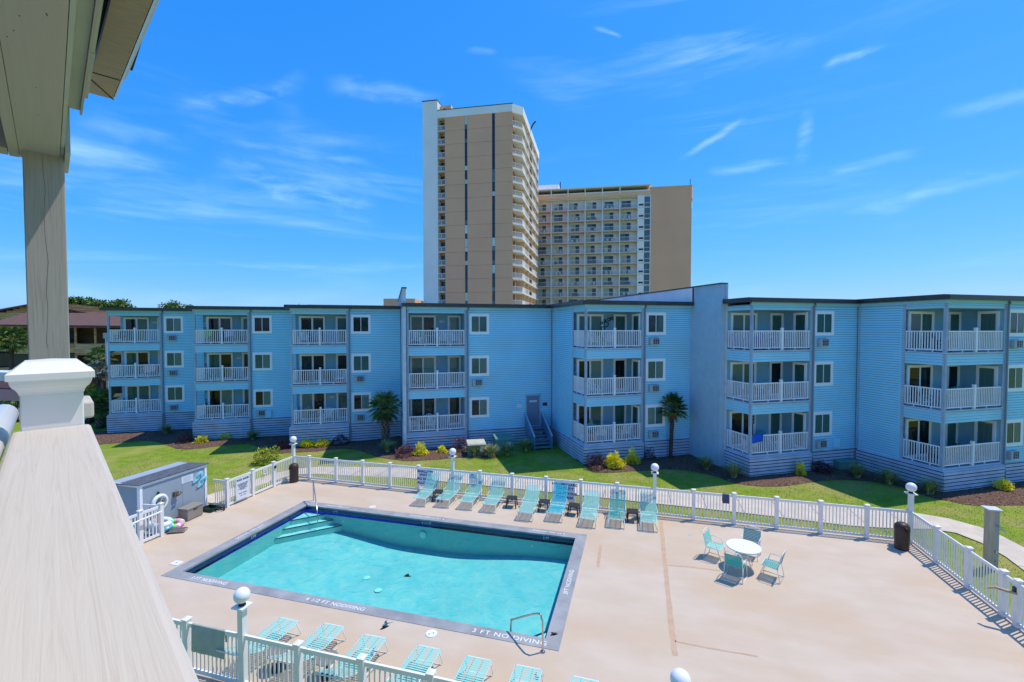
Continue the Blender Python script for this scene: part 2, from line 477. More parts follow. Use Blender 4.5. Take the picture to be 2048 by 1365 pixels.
def A(a, b): return (a * math.cos(PT) - b * math.sin(PT), a * math.sin(PT) + b * math.cos(PT))   # pool grid -> world
def sm(x):
    x = max(0., min(1., x)); return x * x * (3 - 2 * x)
def gz(X, Y): return -0.38 * sm((-X - 5) / 9.) * sm((Y - 22.5) / 5.)
def text_mesh(s, size, matl, align='CENTER', spacing=1.0, ext=.002, lines=1.0, bold=0):
    cu = bpy.data.curves.new('t', 'FONT'); cu.body = s; cu.size = size; cu.offset = bold * size
    cu.align_x = align; cu.align_y = 'CENTER'; cu.space_character = spacing; cu.extrude = ext; cu.resolution_u = 3; cu.space_line = lines
    ob = bpy.data.objects.new('t', cu); COL.objects.link(ob)
    dg = bpy.context.evaluated_depsgraph_get()
    me = bpy.data.meshes.new_from_object(ob.evaluated_get(dg))
    me.materials.clear(); me.materials.append(matl)
    bpy.data.objects.remove(ob); bpy.data.curves.remove(cu)
    return me
def bevel(o, w, seg=2):
    b = o.modifiers.new('b', 'BEVEL'); b.width = w; b.segments = seg; b.limit_method = 'ANGLE'
    return o
MULCH_L = [(-29.98, 32.17), (-28.98, 32.73), (-27.87, 33.3), (-26.8, 33.48), (-25.44, 32.87), (-23.22, 31.36), (-21.98, 31.23), (-21.19, 31.76), (-20.33, 32.22), (-19.39, 32.61), (-18.13, 32.07), (-16.88, 30.91), (-15.72, 30.11), (-14.73, 30.35), (-13.3, 30.61), (-12.78, 30.84), (-11.52, 31.02), (-10.12, 30.23), (-8.41, 28.39), (-6.95, 27.48), (-6.11, 27.17), (-4.57, 27.43), (-3.14, 27.85), (-1.66, 27.75), (-0.74, 28.07)]
MULCH_R = [(3.82, 27.43), (4.22, 26.16), (4.48, 25.08), (5.42, 24.91), (6.56, 25.17), (7.51, 25.26), (8.69, 25.52), (9.69, 25.26), (10.33, 24.83), (10.97, 24.22), (11.34, 23.4), (11.99, 22.9), (13.43, 22.73), (15.69, 23.43), (17.27, 23.71), (18.86, 23.38), (19.57, 22.59), (19.7, 21.28), (20.12, 20.84), (20.79, 20.28), (23.05, 20.31), (26.22, 20.11)]
YELLOW = [(-30.64, 36.89), (-22.54, 33.3), (-21.46, 33.9), (-14.33, 31.63), (-13.38, 31.88), (-5.75, 28.43), (-4.46, 28.86), (5.82, 25.85), (7.05, 26.52), (15.6, 24.44), (24.13, 22.17)]
BURG = [(-23.77, 33.01), (-15.77, 31.23), (-12.23, 32.3), (-6.63, 28.3), (-3.37, 29.33), (4.84, 25.75), (8.28, 27.75), (17.08, 24.95), (-20.75, 35.01)]
GRASSC = [(-8.04, 29.34), (-2.37, 28.18), (-1.36, 27.96), (-0.29, 28.29), (0.87, 29.33), (10.9, 25.39), (11.78, 24.03), (18.35, 24.03), (19.22, 23.02), (20.03, 21.63), (-27.24, 35.67), (-19.31, 33.75)]
MISC = [(-8.66, 31.1), (9.54, 28.4), (-2.28, 28.63), (-0.59, 29.82), (18.83, 25.75), (-18.26, 35.67), (-15.21, 28.09), (-31.54, 36.18)]
CRACKS = [[(0.99, 19.66), (0.96, 17.08), (0.95, 15.05), (0.94, 13.22), (0.94, 11.57)], [(-1.25, 16.79), (-1.22, 15.26)], [(1.06, 16.0), (1.75, 16.08), (2.68, 16.08)], [(0.98, 12.11), (1.8, 12.07), (2.88, 12.08)]]

# ================================================================ GROUND, LAWN, DECK, POOL
DA0, DA1, DB0, DB1 = -17.75, 10.02, 7.75, 20.28          # deck rectangle in the pool grid
def inpoly(px, py, poly):
    c = np.zeros(px.shape, bool); n = len(poly); j = n - 1
    for i in range(n):
        xi, yi = poly[i]; xj, yj = poly[j]
        if yi != yj:
            k = ((yi > py) != (yj > py)) & (px < (xj - xi) * (py - yi) / (yj - yi) + xi)
            c ^= k
        j = i
    return c
def ground():
    def line(lo, hi, fix):
        s = set(fix)
        x = lo
        while x <= hi: s.add(round(x, 2)); x += 1.0
        for d in (4, 10, 20, 45, 100, 250, 700, 3500): s.add(lo - d); s.add(hi + d)
        return sorted(s)
    xs = line(-34, 34, (DA0, DA1, -20.6)); ys = line(-6, 46, (DB0, DB1, 16.1))
    v = []; idx = {}
    for i, a in enumerate(xs):
        for j, b in enumerate(ys):
            X, Y = A(a, b); idx[i, j] = len(v); v.append((X, Y, gz(X, Y)))
    f = []
    for i in range(len(xs) - 1):
        for j in range(len(ys) - 1):
            ca, cb = (xs[i] + xs[i + 1]) / 2, (ys[j] + ys[j + 1]) / 2
            if DA0 < ca < DA1 and DB0 < cb < DB1: continue
            if -20.6 < ca < DA0 and DB0 < cb < 16.1: continue
            f.append((idx[i, j], idx[i + 1, j], idx[i + 1, j + 1], idx[i, j + 1]))
    me = bpy.data.meshes.new('lawn'); me.from_pydata(v, [], f); me.materials.append(M_grass)
    me.polygons.foreach_set('use_smooth', [True] * len(f))
    o = inst('ground_lawn', me); o['kind'] = 'structure'
ground()

def sheet(name, poly, dz, matl, step=.6):
    """draped sheet with uneven interior following the ground"""
    pts = [Vector(p) for p in poly]; n = len(pts)
    xs = [p[0] for p in poly]; ys = [p[1] for p in poly]
    gx, gy = np.meshgrid(np.arange(min(xs), max(xs), step), np.arange(min(ys), max(ys), step))
    gx = gx.ravel() + .3 * step; gy = gy.ravel()
    ok = inpoly(gx, gy, poly)
    pts += [Vector((x, y)) for x, y in zip(gx[ok], gy[ok])]
    r = delaunay_2d_cdt(pts, [(i, (i + 1) % n) for i in range(n)], [], 1, 1e-4)
    rnd = random.Random(3)
    v = []
    for i, p in enumerate(r[0]):
        inner = i >= n
        v.append((p.x, p.y, gz(p.x, p.y) + (dz + rnd.uniform(0, .03) if inner else dz * .3)))
    me = bpy.data.meshes.new(name); me.from_pydata(v, [], [tuple(f) for f in r[2]]); me.materials.append(matl)
    me.polygons.foreach_set('use_smooth', [True] * len(me.polygons))
    o = inst(name, me); o['kind'] = 'structure'
    return o
def smooth_line(p, k=4):
    o = []
    for i in range(len(p) - 1):
        p0 = p[max(0, i - 1)]; p1 = p[i]; p2 = p[i + 1]; p3 = p[min(len(p) - 1, i + 2)]
        for j in range(k):
            t = j / k
            o.append(tuple(.5 * ((2 * p1[c]) + (-p0[c] + p2[c]) * t + (2 * p0[c] - 5 * p1[c] + 4 * p2[c] - p3[c]) * t * t + (-p0[c] + 3 * p1[c] - 3 * p2[c] + p3[c]) * t ** 3) for c in (0, 1)))
    o.append(tuple(p[-1]))
    return o
ML = smooth_line(MULCH_L) + [W(5.5, 30.4), W(.9, 30.6), W(.7, 36), W(-6.6, 36.4), W(-6.8, 40), W(-13.9, 40.2), W(-14.1, 44), W(-24, 44), (-36, 37)]
MR = smooth_line(MULCH_R) + [W(34, 18), W(26, 19), W(25.8, 21.4), W(18.7, 21.6), W(18.3, 26), W(11.2, 26)]
# the left bed stops before the stairs
MULCHES = [ML, MR]
sheet('mulch_bed', ML, .05, M_mulch)
sheet('mulch_bed', MR, .05, M_mulch)

PATH = [(-18.4, 16.15), (-18.35, 20.1), (-18.2, 21.0), (-17.2, 21.3), (-11.6, 21.65), (-4, 21.6), (4.8, 21.35), (8.3, 21.1), (10.1, 21.3), (11.3, 21.62), (12.0, 21.45), (12.35, 20.7), (12.42, 19.64), (12.3, 18.7), (12.1, 15), (12.0, 8),
        (13.3, 8), (13.4, 15), (13.5, 18.5), (13.58, 20.68), (13.5, 21.6), (13.25, 22.35), (12.6, 23.0), (11.7, 23.3), (9.3, 23.45), (4, 23.5), (-4.4, 23.5), (-12.5, 23.35), (-18.2, 22.9), (-19.4, 22.2), (-19.75, 21), (-19.8, 16.15)]
def path():
    pl = [A(*p) for p in PATH]
    root = sheet('footpath', pl, .03, M_concrete, 1.0)
    for v in root.data.vertices: v.co.z = gz(v.co.x, v.co.y) + .035
    # sawn joints: shallow dark grooves across the slabs
    m = MB()
    for a in np.arange(-16.5, 11.2, 1.5):
        lo = np.interp(a, [-17.2, -11.6, -4, 4.8, 8.3, 11.3], [21.3, 21.65, 21.6, 21.35, 21.1, 21.62]); hi = np.interp(a, [-12.5, -4.4, 9.3, 11.7], [23.35, 23.5, 23.45, 23.3])
        p, q = A(a, lo + .02), A(a + .02, hi - .02)
        m.bar((p[0], p[1], gz(*p) + .036), (q[0], q[1], gz(*q) + .036), .022, .006)
    for b in (10, 11.5, 13, 14.5, 16, 17.5, 19):
        p, q = A(12.15 + (b > 18) * .2, b), A(13.4, b)
        m.bar((p[0], p[1], .036), (q[0], q[1], .036), .022, .006)
    o = m.build('path_joint', mat('joint_dark', (.16, .15, .13), .9), root); o['kind'] = 'stuff'
path()

# parking ground on the far left, behind the apartment building
park = MB().poly([(-75, 42, 0), (-40.5, 40, 0), (-34.0, 39.5, 0), (-36, 75, 0), (-80, 75, 0)]).build('parking_ground', mat('asphalt', (.16, .155, .15), .9, .1, 1)); park.location.z = -.34
park['kind'] = 'structure'

# ---- deck with a hole for the pool
PA0, PA1, PB0, PB1 = -14.77, -1.82, 10.96, 17.54        # outside of the coping
IA0, IA1, IB0, IB1 = -14.34, -2.22, 11.33, 17.13        # inside of the coping
deck = thing('pool_deck', None, None, (0, 0, 0), PT); deck['kind'] = 'structure'
def deck_slab():
    m = MB()
    m.box(DA0, PA0, DB0, DB1, -.15, 0); m.box(PA1, DA1, DB0, DB1, -.15, 0)
    m.box(PA0, PA1, DB0, PB0, -.15, 0); m.box(PA0, PA1, PB1, DB1, -.15, 0)
    m.box(-20.6, DA0, DB0, 16.1, -.15, -.003)
    return m.build('deck_slab', M_deck, deck)
deck_slab()
M_seal = mat('crack_filler', (.50, .325, .20), .8, .08, 4, col2=(.54, .37, .245))
for li, line in enumerate(CRACKS):
    m = MB(); k = []
    n = 14
    pts = []
    for i in range(len(line) - 1):
        for j in range(n): 
            t = j / n; pts.append((line[i][0] * (1 - t) + line[i + 1][0] * t, line[i][1] * (1 - t) + line[i + 1][1] * t))
    pts.append(line[-1])
    rnd = random.Random(li)
    w = (.075, .06, .035, .03)[li]
    ver = abs(line[0][0] - line[-1][0]) < .5
    L_ = []; R_ = []
    for x, y in pts:
        a1 = w * rnd.uniform(.7, 1.1); a2 = w * rnd.uniform(.7, 1.1)
        L_.append((x - a1, y, .004) if ver else (x, y - a1, .004)); R_.append((x + a2, y, .004) if ver else (x, y + a2, .004))
    m._add(L_ + R_, [(i, i + 1, len(pts) + i + 1, len(pts) + i) for i in range(len(pts) - 1)])
    m.build('crack_filler', M_seal, deck)
# saw cuts in the slab, a drain and worn spots: small things real decks have
M_cut = mat('deck_saw_cut', (.40, .30, .215), .9)
for (a0, b0, a1, b1) in ((-17.74, 7.8, -17.74, 16.0),):
    o = MB().bar((a0, b0, .0), (a1, b1, .0), .012, .006).build('saw_cut', M_cut, deck)
for (a, b) in ((2.0, 18.6), (6.8, 12.2), (-16.2, 16.8), (-.4, 9.0)):
    MB().lathe([(.07, .0), (.07, .005), (.001, .006)], 16, (a, b)).build('deck_drain', M_ac, deck)

# ---- pool
pool = thing('swimming_pool', 'long rectangular swimming pool of clear turquoise water with grey stencilled coping', 'swimming pool', (0, 0, 0), PT)
def build_pool():
    # coping: four mitred kerb pieces
    zt = .012
    for q in ([(PA0, PB0), (PA1, PB0), (IA1, IB0), (IA0, IB0)], [(PA1, PB0), (PA1, PB1), (IA1, IB1), (IA1, IB0)],
              [(PA1, PB1), (PA0, PB1), (IA0, IB1), (IA1, IB1)], [(PA0, PB1), (PA0, PB0), (IA0, IB0), (IA0, IB1)]):
        MB().prism(q, -.05, zt).build('coping', M_coping, pool)
    # basin walls and floor, deeper towards the middle
    def depth(a):
        t = (a - IA0) / (IA1 - IA0)
        return -.92 - .36 * sm(min(t, 1 - t) * 2.6 - .15)
    m = MB(); n = 32
    for i in range(n):
        a0 = IA0 + (IA1 - IA0) * i / n; a1 = IA0 + (IA1 - IA0) * (i + 1) / n
        m.poly([(a0, IB0, depth(a0)), (a1, IB0, depth(a1)), (a1, IB1, depth(a1)), (a0, IB1, depth(a0))])
        m.poly([(a0, IB1, depth(a0)), (a1, IB1, depth(a1)), (a1, IB1, -.30), (a0, IB1, -.30)])
        m.poly([(a0, IB0, depth(a0)), (a1, IB0, depth(a1)), (a1, IB0, -.30), (a0, IB0, -.30)])
    for a in (IA0, IA1):
        m.poly([(a, IB0, depth(a)), (a, IB1, depth(a)), (a, IB1, -.30), (a, IB0, -.30)])
    m.build('basin', M_pool, pool)
    t = .006
    MB().box(IA0, IA1, IB1 - t, IB1 + .01, -.20, -.051).build('waterline_tiles', M_tile, pool)
    MB().box(IA0, IA1, IB0 - .01, IB0 + t, -.20, -.051).build('waterline_tiles', M_tile, pool)
    MB().box(IA0 - .01, IA0 + t, IB0, IB1, -.20, -.051).build('waterline_tiles', M_tile, pool)
    MB().box(IA1 - t, IA1 + .01, IB0, IB1, -.20, -.051).build('waterline_tiles', M_tile, pool)
    # corner steps with navy nosing
    def cornersteps(ca, cb, sa, sb, legs):
        for k, L_ in enumerate(legs):
            z1 = -.30 - .2 * k; z0 = -.95
            e = .004
            P = [(ca + sa * e, cb + sb * e), (ca + sa * L_, cb + sb * e), (ca + sa * e, cb + sb * L_)]
            MB().prism(P, z0, z1).build('step', M_step, pool)
            MB().bar((ca + sa * L_, cb + sb * e, z1 + .002), (ca + sa * e, cb + sb * L_, z1 + .002), .05, .03).build('step_edge', M_tile, pool)
    cornersteps(IA0, IB1, 1, -1, (.98, 1.42, 1.86))
    cornersteps(IA1, IB0, -1, 1, (.80, 1.15, 1.50))
    w = MB().poly([(IA0, IB0, -.085), (IA1, IB0, -.085), (IA1, IB1, -.085), (IA0, IB1, -.085)]).build('water', M_water, pool)
    # stencilled depth marks
    def txt(s, a, b, rz, size=.2, sp=1.05, sx=1.0):
        me = text_mesh(s, size, M_textw, spacing=sp, ext=.0005)
        o = inst('depth_marking', me, pool, (a, b, zt + .003), rz)
        o.scale = (sx, 1, 1); o['kind'] = 'stuff'
        return o
    txt('3 FT NO DIVING', -3.15, 11.12, 0, .22, 1.12, 1.12)
    txt('4 1/2 FT NODIVING', -8.38, 11.13, 0, .20, 1.06, 1.08)
    txt('3 FT NODIVING', -13.0, 11.13, 0, .20, 1.0)
    txt('3FT NODIVING', -2.02, 14.1, R(90), .21, 1.0, 1.0)
    txt('3 FT NO DIVING', -3.3, 17.38, R(180), .17, 1.05)
    txt('4 1/2 FT NO DIVING', -8.5, 17.38, R(180), .17, 1.05)
    txt('3 FT NO DIVING', -12.9, 17.38, R(180), .17, 1.0)
    txt('3 FT NO DIVING', -14.6, 14.3, R(-90), .18, 1.0)
    # small depth tiles at the waterline
    for a, s in ((-3.35, '3 FT'), (-8.4, '4 1/2 FT'), (-12.8, '3 FT')):
        me = text_mesh(s, .13, M_ringw, ext=.002)
        inst('depth_tile', me, pool, (a, IB1 - .012, -.125), rot=(R(90), 0, 0))['kind'] = 'stuff'
    me = text_mesh('3 FT', .13, M_ringw, ext=.002)
    inst('depth_tile', me, pool, (IA0 + .012, 14.2, -.125), rot=(R(90), 0, R(90)))['kind'] = 'stuff'
    # underwater lamp and inlets on the far wall
    lt = MB().tube([(-8.55, IB1 - .02, -.62), (-8.55, IB1 - .07, -.62)], .14, 20)
    lt.build('underwater_lamp', M_step, pool, smooth=False)
    for a in (-12.4, -3.9): MB().tube([(a, IB1 - .01, -.5), (a, IB1 - .03, -.5)], .05, 12).build('water_inlet', M_step, pool)
    for a, b in ((-9.6, 14.6), (-8.75, 14.0)):
        MB().lathe([(.0, -1.255), (.13, -1.255), (.13, -1.245), (0, -1.24)], 20, (a, b)).build('floor_drain', M_step, pool)
build_pool()
for (a, b, l, shape) in ((-11.35, 17.75, 'round white skimmer lid on the deck beyond the far coping', 0), (-5.14, 10.72, 'round white skimmer lid near the front coping between two stencilled depth marks', 0), (-15.05, 11.7, 'square white skimmer lid at the left end of the pool', 1)):
    m = MB()
    x, y = A(a, b)
    if shape: m.box(-.17, .17, -.13, .13, 0, .014); m.box(-.02, .02, -.02, .02, .014, .017, 1)
    else:
        m.lathe([(.15, 0), (.15, .012), (.14, .016), (0.001, .016)], 24)
        m.lathe([(.018, .016), (.018, .019)], 8, (.05, .02), 1); m.lathe([(.018, .016), (.018, .019)], 8, (-.04, -.05), 1)
    m.build('skimmer_lid', [M_metalw, M_plasdark], deck, (a, b, .002))

# ================================================================ POOL FENCES
FH = 1.20
def post_mesh():
    m = MB(); h = FH + .06; w = .064
    m.box(-w, w, -w, w, 0, h); m.box(-w - .018, w + .018, -w - .018, w + .018, h, h + .03)
    m._add([(-w - .012, -w - .012, h + .03), (w + .012, -w - .012, h + .03), (w + .012, w + .012, h + .03), (-w - .012, w + .012, h + .03), (0, 0, h + .06)], [(0, 1, 4), (1, 2, 4), (2, 3, 4), (3, 0, 4)])
    return m.mesh('fence_post', M_vinyl)
ME_post = post_mesh()
ME_picket = MB().box(-.017, .017, -.011, .011, .14, FH - .07).mesh('picket', M_vinyl)
def fence(label, posts, skip_post=(), gate=()):
    """posts: list of (a,b); the run of pickets and rails between neighbours"""
    a0, b0 = posts[0]
    rt = thing('pool_fence', label, 'fence', (*A(a0, b0), 0), PT, 'white picket fences round the pool deck')
    for i, (a, b) in enumerate(posts):
        if i not in skip_post: inst('post', ME_post, rt, (a - a0, b - b0, 0))
        if i == len(posts) - 1: break
        a2, b2 = posts[i + 1]
        d = math.hypot(a2 - a, b2 - b); ang = math.atan2(b2 - b, a2 - a)
        ux, uy = math.cos(ang), math.sin(ang)
        for z, h in ((FH - .045, .095), (.105, .09)):
            m = MB().box(.06, d - .06, -.024, .024, z - h / 2, z + h / 2)
            m.build('top_rail' if z > .5 else 'bottom_rail', M_vinyl, rt, (a - a0, b - b0, 0), ang)
        n = max(2, round((d - .12) / .115))
        for k in range(1, n):
            s = .06 + (d - .12) * k / n
            inst('picket', ME_picket, rt, (a - a0 + ux * s, b - b0 + uy * s, 0), ang)
    return rt
farp = [(-17.58, 20.1), (-16.6, 20.1), (-14.97, 20.1), (-13.4, 20.1), (-11.84, 20.1), (-10.27, 20.1), (-8.48, 20.1), (-7.1, 20.1), (-5.53, 20.1), (-3.94, 20.1), (-2.37, 20.1), (-.8, 20.1), (.75, 20.1), (2.3, 20.1), (3.84, 20.1), (5.39, 20.1), (6.92, 20.1), (8.46, 20.1), (9.84, 20.1)]
f_far = fence('long white picket fence along the far side of the deck behind the loungers', farp, skip_post=(0, 6, 12, 18))
f_right = fence('white picket fence down the right side of the deck ending in a latched gate', [(9.84, 20.1), (9.84, 18.55), (9.84, 17.0), (9.84, 15.62), (9.84, 15.12), (9.84, 13.95), (9.84, 12.4), (9.84, 10.85), (9.84, 9.4), (9.84, 7.95)], skip_post=(0,))
f_left = fence('white picket fence at the left end of the deck carrying the pool rules board', [(-17.58, 20.1), (-17.58, 18.72), (-17.58, 17.42), (-17.58, 16.02), (-18.42, 16.02)], skip_post=(0, 4))
f_near = fence('white picket fence across the front of the deck, nearest the balcony', [(-11.55, 7.98), (-10.0, 7.98), (-8.40, 7.98), (-6.93, 7.98), (-5.38, 7.98), (-3.84, 7.98), (-2.3, 7.98), (-.76, 7.98), (.74, 7.98), (2.3, 7.98), (3.85, 7.98), (5.4, 7.98), (6.95, 7.98), (8.4, 7.98), (9.84, 7.98)], skip_post=(2, 8, 14))
f_nl = fence('short white picket fence in front of the storage shed and pool floats', [(-18.4, 12.98), (-17.58, 13.1), (-17.6, 12.35), (-17.6, 11.2), (-17.6, 9.7), (-17.6, 8.0)], skip_post=(0,))
def black_latch(rt, a, b):
    m = MB().box(-.03, .03, -.05, .05, .95, 1.08); m.build('latch', M_plasdark, rt, (a, b, 0))
black_latch(f_right, -.07, -4.98); black_latch(f_left, .08, -1.38 + .02)
# wooden wind chime like driftwood piece hung on the gate latch post
m = MB(); m.bar((-.02, -.2, .93), (-.3, .1, .98), .09, .05); m.bar((-.3, .1, .98), (-.35, .22, .9), .07, .04)
o = m.build('driftwood_piece', mat('wood_tan', (.42, .33, .20), .8, .2, 8)); o.parent = None
x, y = A(9.70, 15.25); o.location = (x, y, .0); o.rotation_euler = (0, 0, PT + .5)
tag(o, 'tan piece of driftwood tied across the gate of the right hand fence', 'driftwood')

def lamp_post(a, b, label):
    t = thing('lamp_post', label, 'lamp post', (*A(a, b), 0), PT, 'white globe lamp posts along the pool fence')
    m = MB(); m.box(-.068, .068, -.068, .068, 0, 1.83); m.build('pole', M_vinyl, t)
    m = MB(); m.box(-.15, .15, -.15, .15, 1.83, 1.862); m.build('cap_plate', M_vinyl, t)
    MB().lathe([(.075, 1.862), (.075, 1.88), (.055, 1.90), (.055, 1.925)], 18).build('collar', M_plasdark, t, smooth=False)
    n = 16; pr = [(.0001, 0)] + [(.168 * math.sin(math.pi * i / n), .168 - .168 * math.cos(math.pi * i / n)) for i in range(1, n)] + [(.0001, .336)]
    MB().lathe([(r, z + 1.915) for r, z in pr], 26).build('globe', M_globe, t, smooth=True)
lamp_post(-17.58, 20.1, 'white globe lamp post at the far left corner of the fence beside a bin')
lamp_post(-8.48, 20.1, 'white globe lamp post in the far fence right of the shallow water sign')
lamp_post(.75, 20.1, 'white globe lamp post in the far fence behind the last lounger')
lamp_post(9.84, 20.1, 'white globe lamp post at the far right corner of the fence by the brown bin')
lamp_post(-8.40, 7.98, 'white globe lamp post nearest the balcony, beside a sage towel')
lamp_post(.74, 7.98, 'white globe lamp post in the front fence at the bottom edge of the picture')

# ---- signs on the fences
def sign(a, b, rz, w, h, z, lines, label, name='fence_sign', mt=None, bx=M_sign, tm=M_navy):
    t = thing(name, label, 'sign', (*A(a, b), 0), PT + rz)
    MB().box(-w / 2, w / 2, -.012, 0, z - h / 2, z + h / 2).build('board', bx, t)
    for (s, size, dz, sp) in lines:
        o = inst('lettering', text_mesh(s, size, tm, spacing=sp + (.12 if size > .12 else 0), ext=.0015, bold=.045 if size > .1 else .01), t, (0, -.0145, z + dz), rot=(R(90), 0, 0)); o['kind'] = 'stuff'
    return t
sign(-9.88, 20.04, 0, .66, .82, .72, [('SHALLOW', .165, .30, 1.02), ('WATER', .165, .13, 1.02), ('NO DIVING', .155, -.07, .98), ('ALLOWED', .165, -.26, 1.0)], 'white board reading shallow water no diving allowed, behind the leftmost lounger')
sign(-3.08, 20.04, 0, .84, .84, .70, [('NO LIFEGUARD', .150, .31, .98), ('ON DUTY', .160, .13, 1.0), ('SWIM AT YOUR', .145, -.09, .95), ('OWN RISK', .150, -.27, 1.0)], 'white board reading no lifeguard on duty, behind the turquoise lounger')
sign(-7.45, 20.04, 0, .36, .26, 1.0, [('NO', .10, .07, 1), ('RUNNING', .062, -.03, 1)], 'small white notice on the fence above the third lounger from the left')
sign(-17.48, 16.75, R(90), .72, .98, .64, [('POOL RULES', .115, .40, 1.0), ('1 SHOWER BEFORE ENTERING\n2 NO GLASS IN POOL AREA\n3 NO FOOD OR DRINK\n4 NO PETS ALLOWED\n5 NO RUNNING\n6 CHILDREN WITH ADULT\n7 NO DIVING', .045, .08, 1), ('POOL HOURS', .07, -.22, 1), ('9 AM - 10 PM', .055, -.33, 1)], 'tall white pool rules board on the left fence', mt=None)
sign(-17.48, 18.1, R(90), .26, .24, .98, [('NOTICE', .055, .06, 1), ('KEEP GATE\nCLOSED', .035, -.03, 1)], 'small notice on the gate of the left fence', tm=mat('sign_red', (.5, .05, .05), .5))

# ================================================================ FURNITURE ON THE DECK
def lounger(name_mat, back_up, label, a, b, rz, group, rows=15, wide=.62, gap_rows=()):
    """strap lounger: x across, +y from foot to head"""
    x, y = A(a, b)
    t = thing('sun_lounger', label, 'sun lounger', (x, y, 0), PT + rz, group)
    hw = wide / 2; r = .0135; zs = .36; Ls = 1.14; Lb = .88
    ba = R(back_up); dy, dz = math.cos(ba), math.sin(ba)
    seat = [(-hw, Ls, zs), (-hw, .06, zs), (-hw + .05, 0, zs), (hw - .05, 0, zs), (hw, .06, zs), (hw, Ls, zs)]
    MB().tube(seat, r, 7).build('seat_frame', M_tube, t, smooth=True)
    bk = [(-hw, Ls, zs), (-hw, Ls + dy * (Lb - .07), zs + dz * (Lb - .07)), (-hw + .07, Ls + dy * Lb, zs + dz * Lb), (hw - .07, Ls + dy * Lb, zs + dz * Lb), (hw, Ls + dy * (Lb - .07), zs + dz * (Lb - .07)), (hw, Ls, zs)]
    MB().tube(bk, r, 7).build('back_frame', M_tube, t, smooth=True)
    for s in (0, 1):      # foot loop and rear loop legs
        if s == 0:
            p = [(-hw, .16, zs), (-hw, .02, .10), (-hw, .05, .014), (-hw, .42, .014)]
            lg = [(-hw, .10, zs), (-hw - .01, -.03, .05), (-hw - .01, .02, .014), (hw + .01, .02, .014), (hw + .01, -.03, .05), (hw, .10, zs)]
        else:
            lg = [(-hw, Ls - .28, zs), (-hw - .01, Ls + .08, .05), (-hw - .01, Ls + .10, .014), (hw + .01, Ls + .10, .014), (hw + .01, Ls + .08, .05), (hw, Ls - .28, zs)]
        MB().tube(lg, .0125, 6).build('leg', M_tube, t, smooth=True)
    for sx in (-1, 1):    # arm bracket that holds the back up
        q = [(sx * (hw + .02), Ls - .34, zs), (sx * (hw + .03), Ls - .12, zs + .13), (sx * (hw + .03), Ls + .10, zs + .10), (sx * hw, Ls + dy * .28, zs + dz * .28)]
        MB().tube(q, .011, 6).build('arm_bracket', M_tube, t, smooth=True)
    for sx in (-1, 1):
        MB().bar((sx * (hw + .005), .30, .03), (sx * (hw + .005), Ls - .1, .16), .014, .014).build('brace', M_tube, t)
    sw = .036
    if not hasattr(lounger, 'm'): lounger.m = {}
    key = (wide, name_mat.name)
    if key not in lounger.m:
        m = MB(); m._add([(-hw - .012, -sw / 2, -.004), (-hw - .012, sw / 2, -.004), (-hw * .5, sw / 2, .004), (-hw * .5, -sw / 2, .004), (hw * .5, -sw / 2, .004), (hw * .5, sw / 2, .004), (hw + .012, sw / 2, -.004), (hw + .012, -sw / 2, -.004),
                          (-hw - .012, -sw / 2, -.02), (-hw - .012, sw / 2, -.02), (hw + .012, -sw / 2, -.02), (hw + .012, sw / 2, -.02)],
                         [(0, 3, 2, 1), (3, 4, 5, 2), (4, 7, 6, 5), (0, 1, 9, 8), (6, 7, 10, 11)])
        lounger.m[key] = m.mesh('strap', name_mat)
    me = lounger.m[key]
    n = int(Ls / .061)
    for i in range(n): inst('strap', me, t, (0, .045 + i * (Ls - .06) / (n - 1), zs + .017))
    n = int(Lb / .061)
    for i in range(n):
        if i in gap_rows: continue
        s = .05 + i * (Lb - .13) / (n - 1)
        inst('strap', me, t, (0, Ls + dy * s - dz * .017, zs + dz * s + dy * .017), rot=(ba, 0, 0))
    MB().bar((-hw * .35, .05, zs + .006), (-hw * .35, Ls, zs + .006), .018, .006).build('web_strip', name_mat, t)
    MB().bar((hw * .35, .05, zs + .006), (hw * .35, Ls, zs + .006), .018, .006).build('web_strip', name_mat, t)
    return t
G1 = 'strap loungers lined up along the far fence'
G2 = 'strap loungers lined up behind the front fence'
back = [(-9.40, 18.36, 0, M_strap, 52, 'aqua lounger at the left end of the far row, before the sign', ()),
        (-8.32, 18.50, 0, M_strap, 51, 'aqua lounger right of the first charcoal side table, second in the far row', ()),
        (-7.24, 18.54, 1, M_strap, 50, 'aqua lounger under the small notice, third from left in the far row', ()),
        (-6.17, 18.52, 0, M_strap, 49, 'aqua lounger left of the first wide gap, fourth in the far row', ()),
        (-4.44, 18.10, 1, M_strap, 38, 'pale aqua lounger, back set low, between two charcoal side tables', ()),
        (-3.25, 18.34, 0, M_strapd, 51, 'bright turquoise lounger in front of the lifeguard sign', ()),
        (-1.88, 18.16, -1, M_strap, 38, 'pale aqua lounger with low back directly right of the lifeguard sign table', ()),
        (-.77, 18.42, 0, M_strapg, 47, 'sea green backed lounger, second from the right in the far row', ()),
        (.49, 18.46, 0, M_strap, 47, 'aqua lounger at the right end of the far row, under a globe lamp', ())]
for a, b, r, mt, up, lab, gr in back: lounger(mt, up, lab, a, b, R(r), G1)
nearl = [(-8.73, 9.76, 'leftmost aqua lounger of the front row, right of the globe lamp post'), (-7.46, 9.88, 'second aqua lounger from the left in the front row, foot to the pool'),
         (-6.20, 9.78, 'third aqua lounger of the front row, below the stencilled mark'), (-4.74, 9.78, 'fourth aqua lounger of the front row, just left below the round skimmer lid'),
         (-3.47, 9.76, 'fifth aqua lounger of the front row, left below the pool handrail'), (-2.31, 9.79, 'sixth aqua lounger of the front row, straight below the pool handrail'),
         (-1.02, 9.79, 'last lounger of the front row, only its foot showing at the picture edge')]
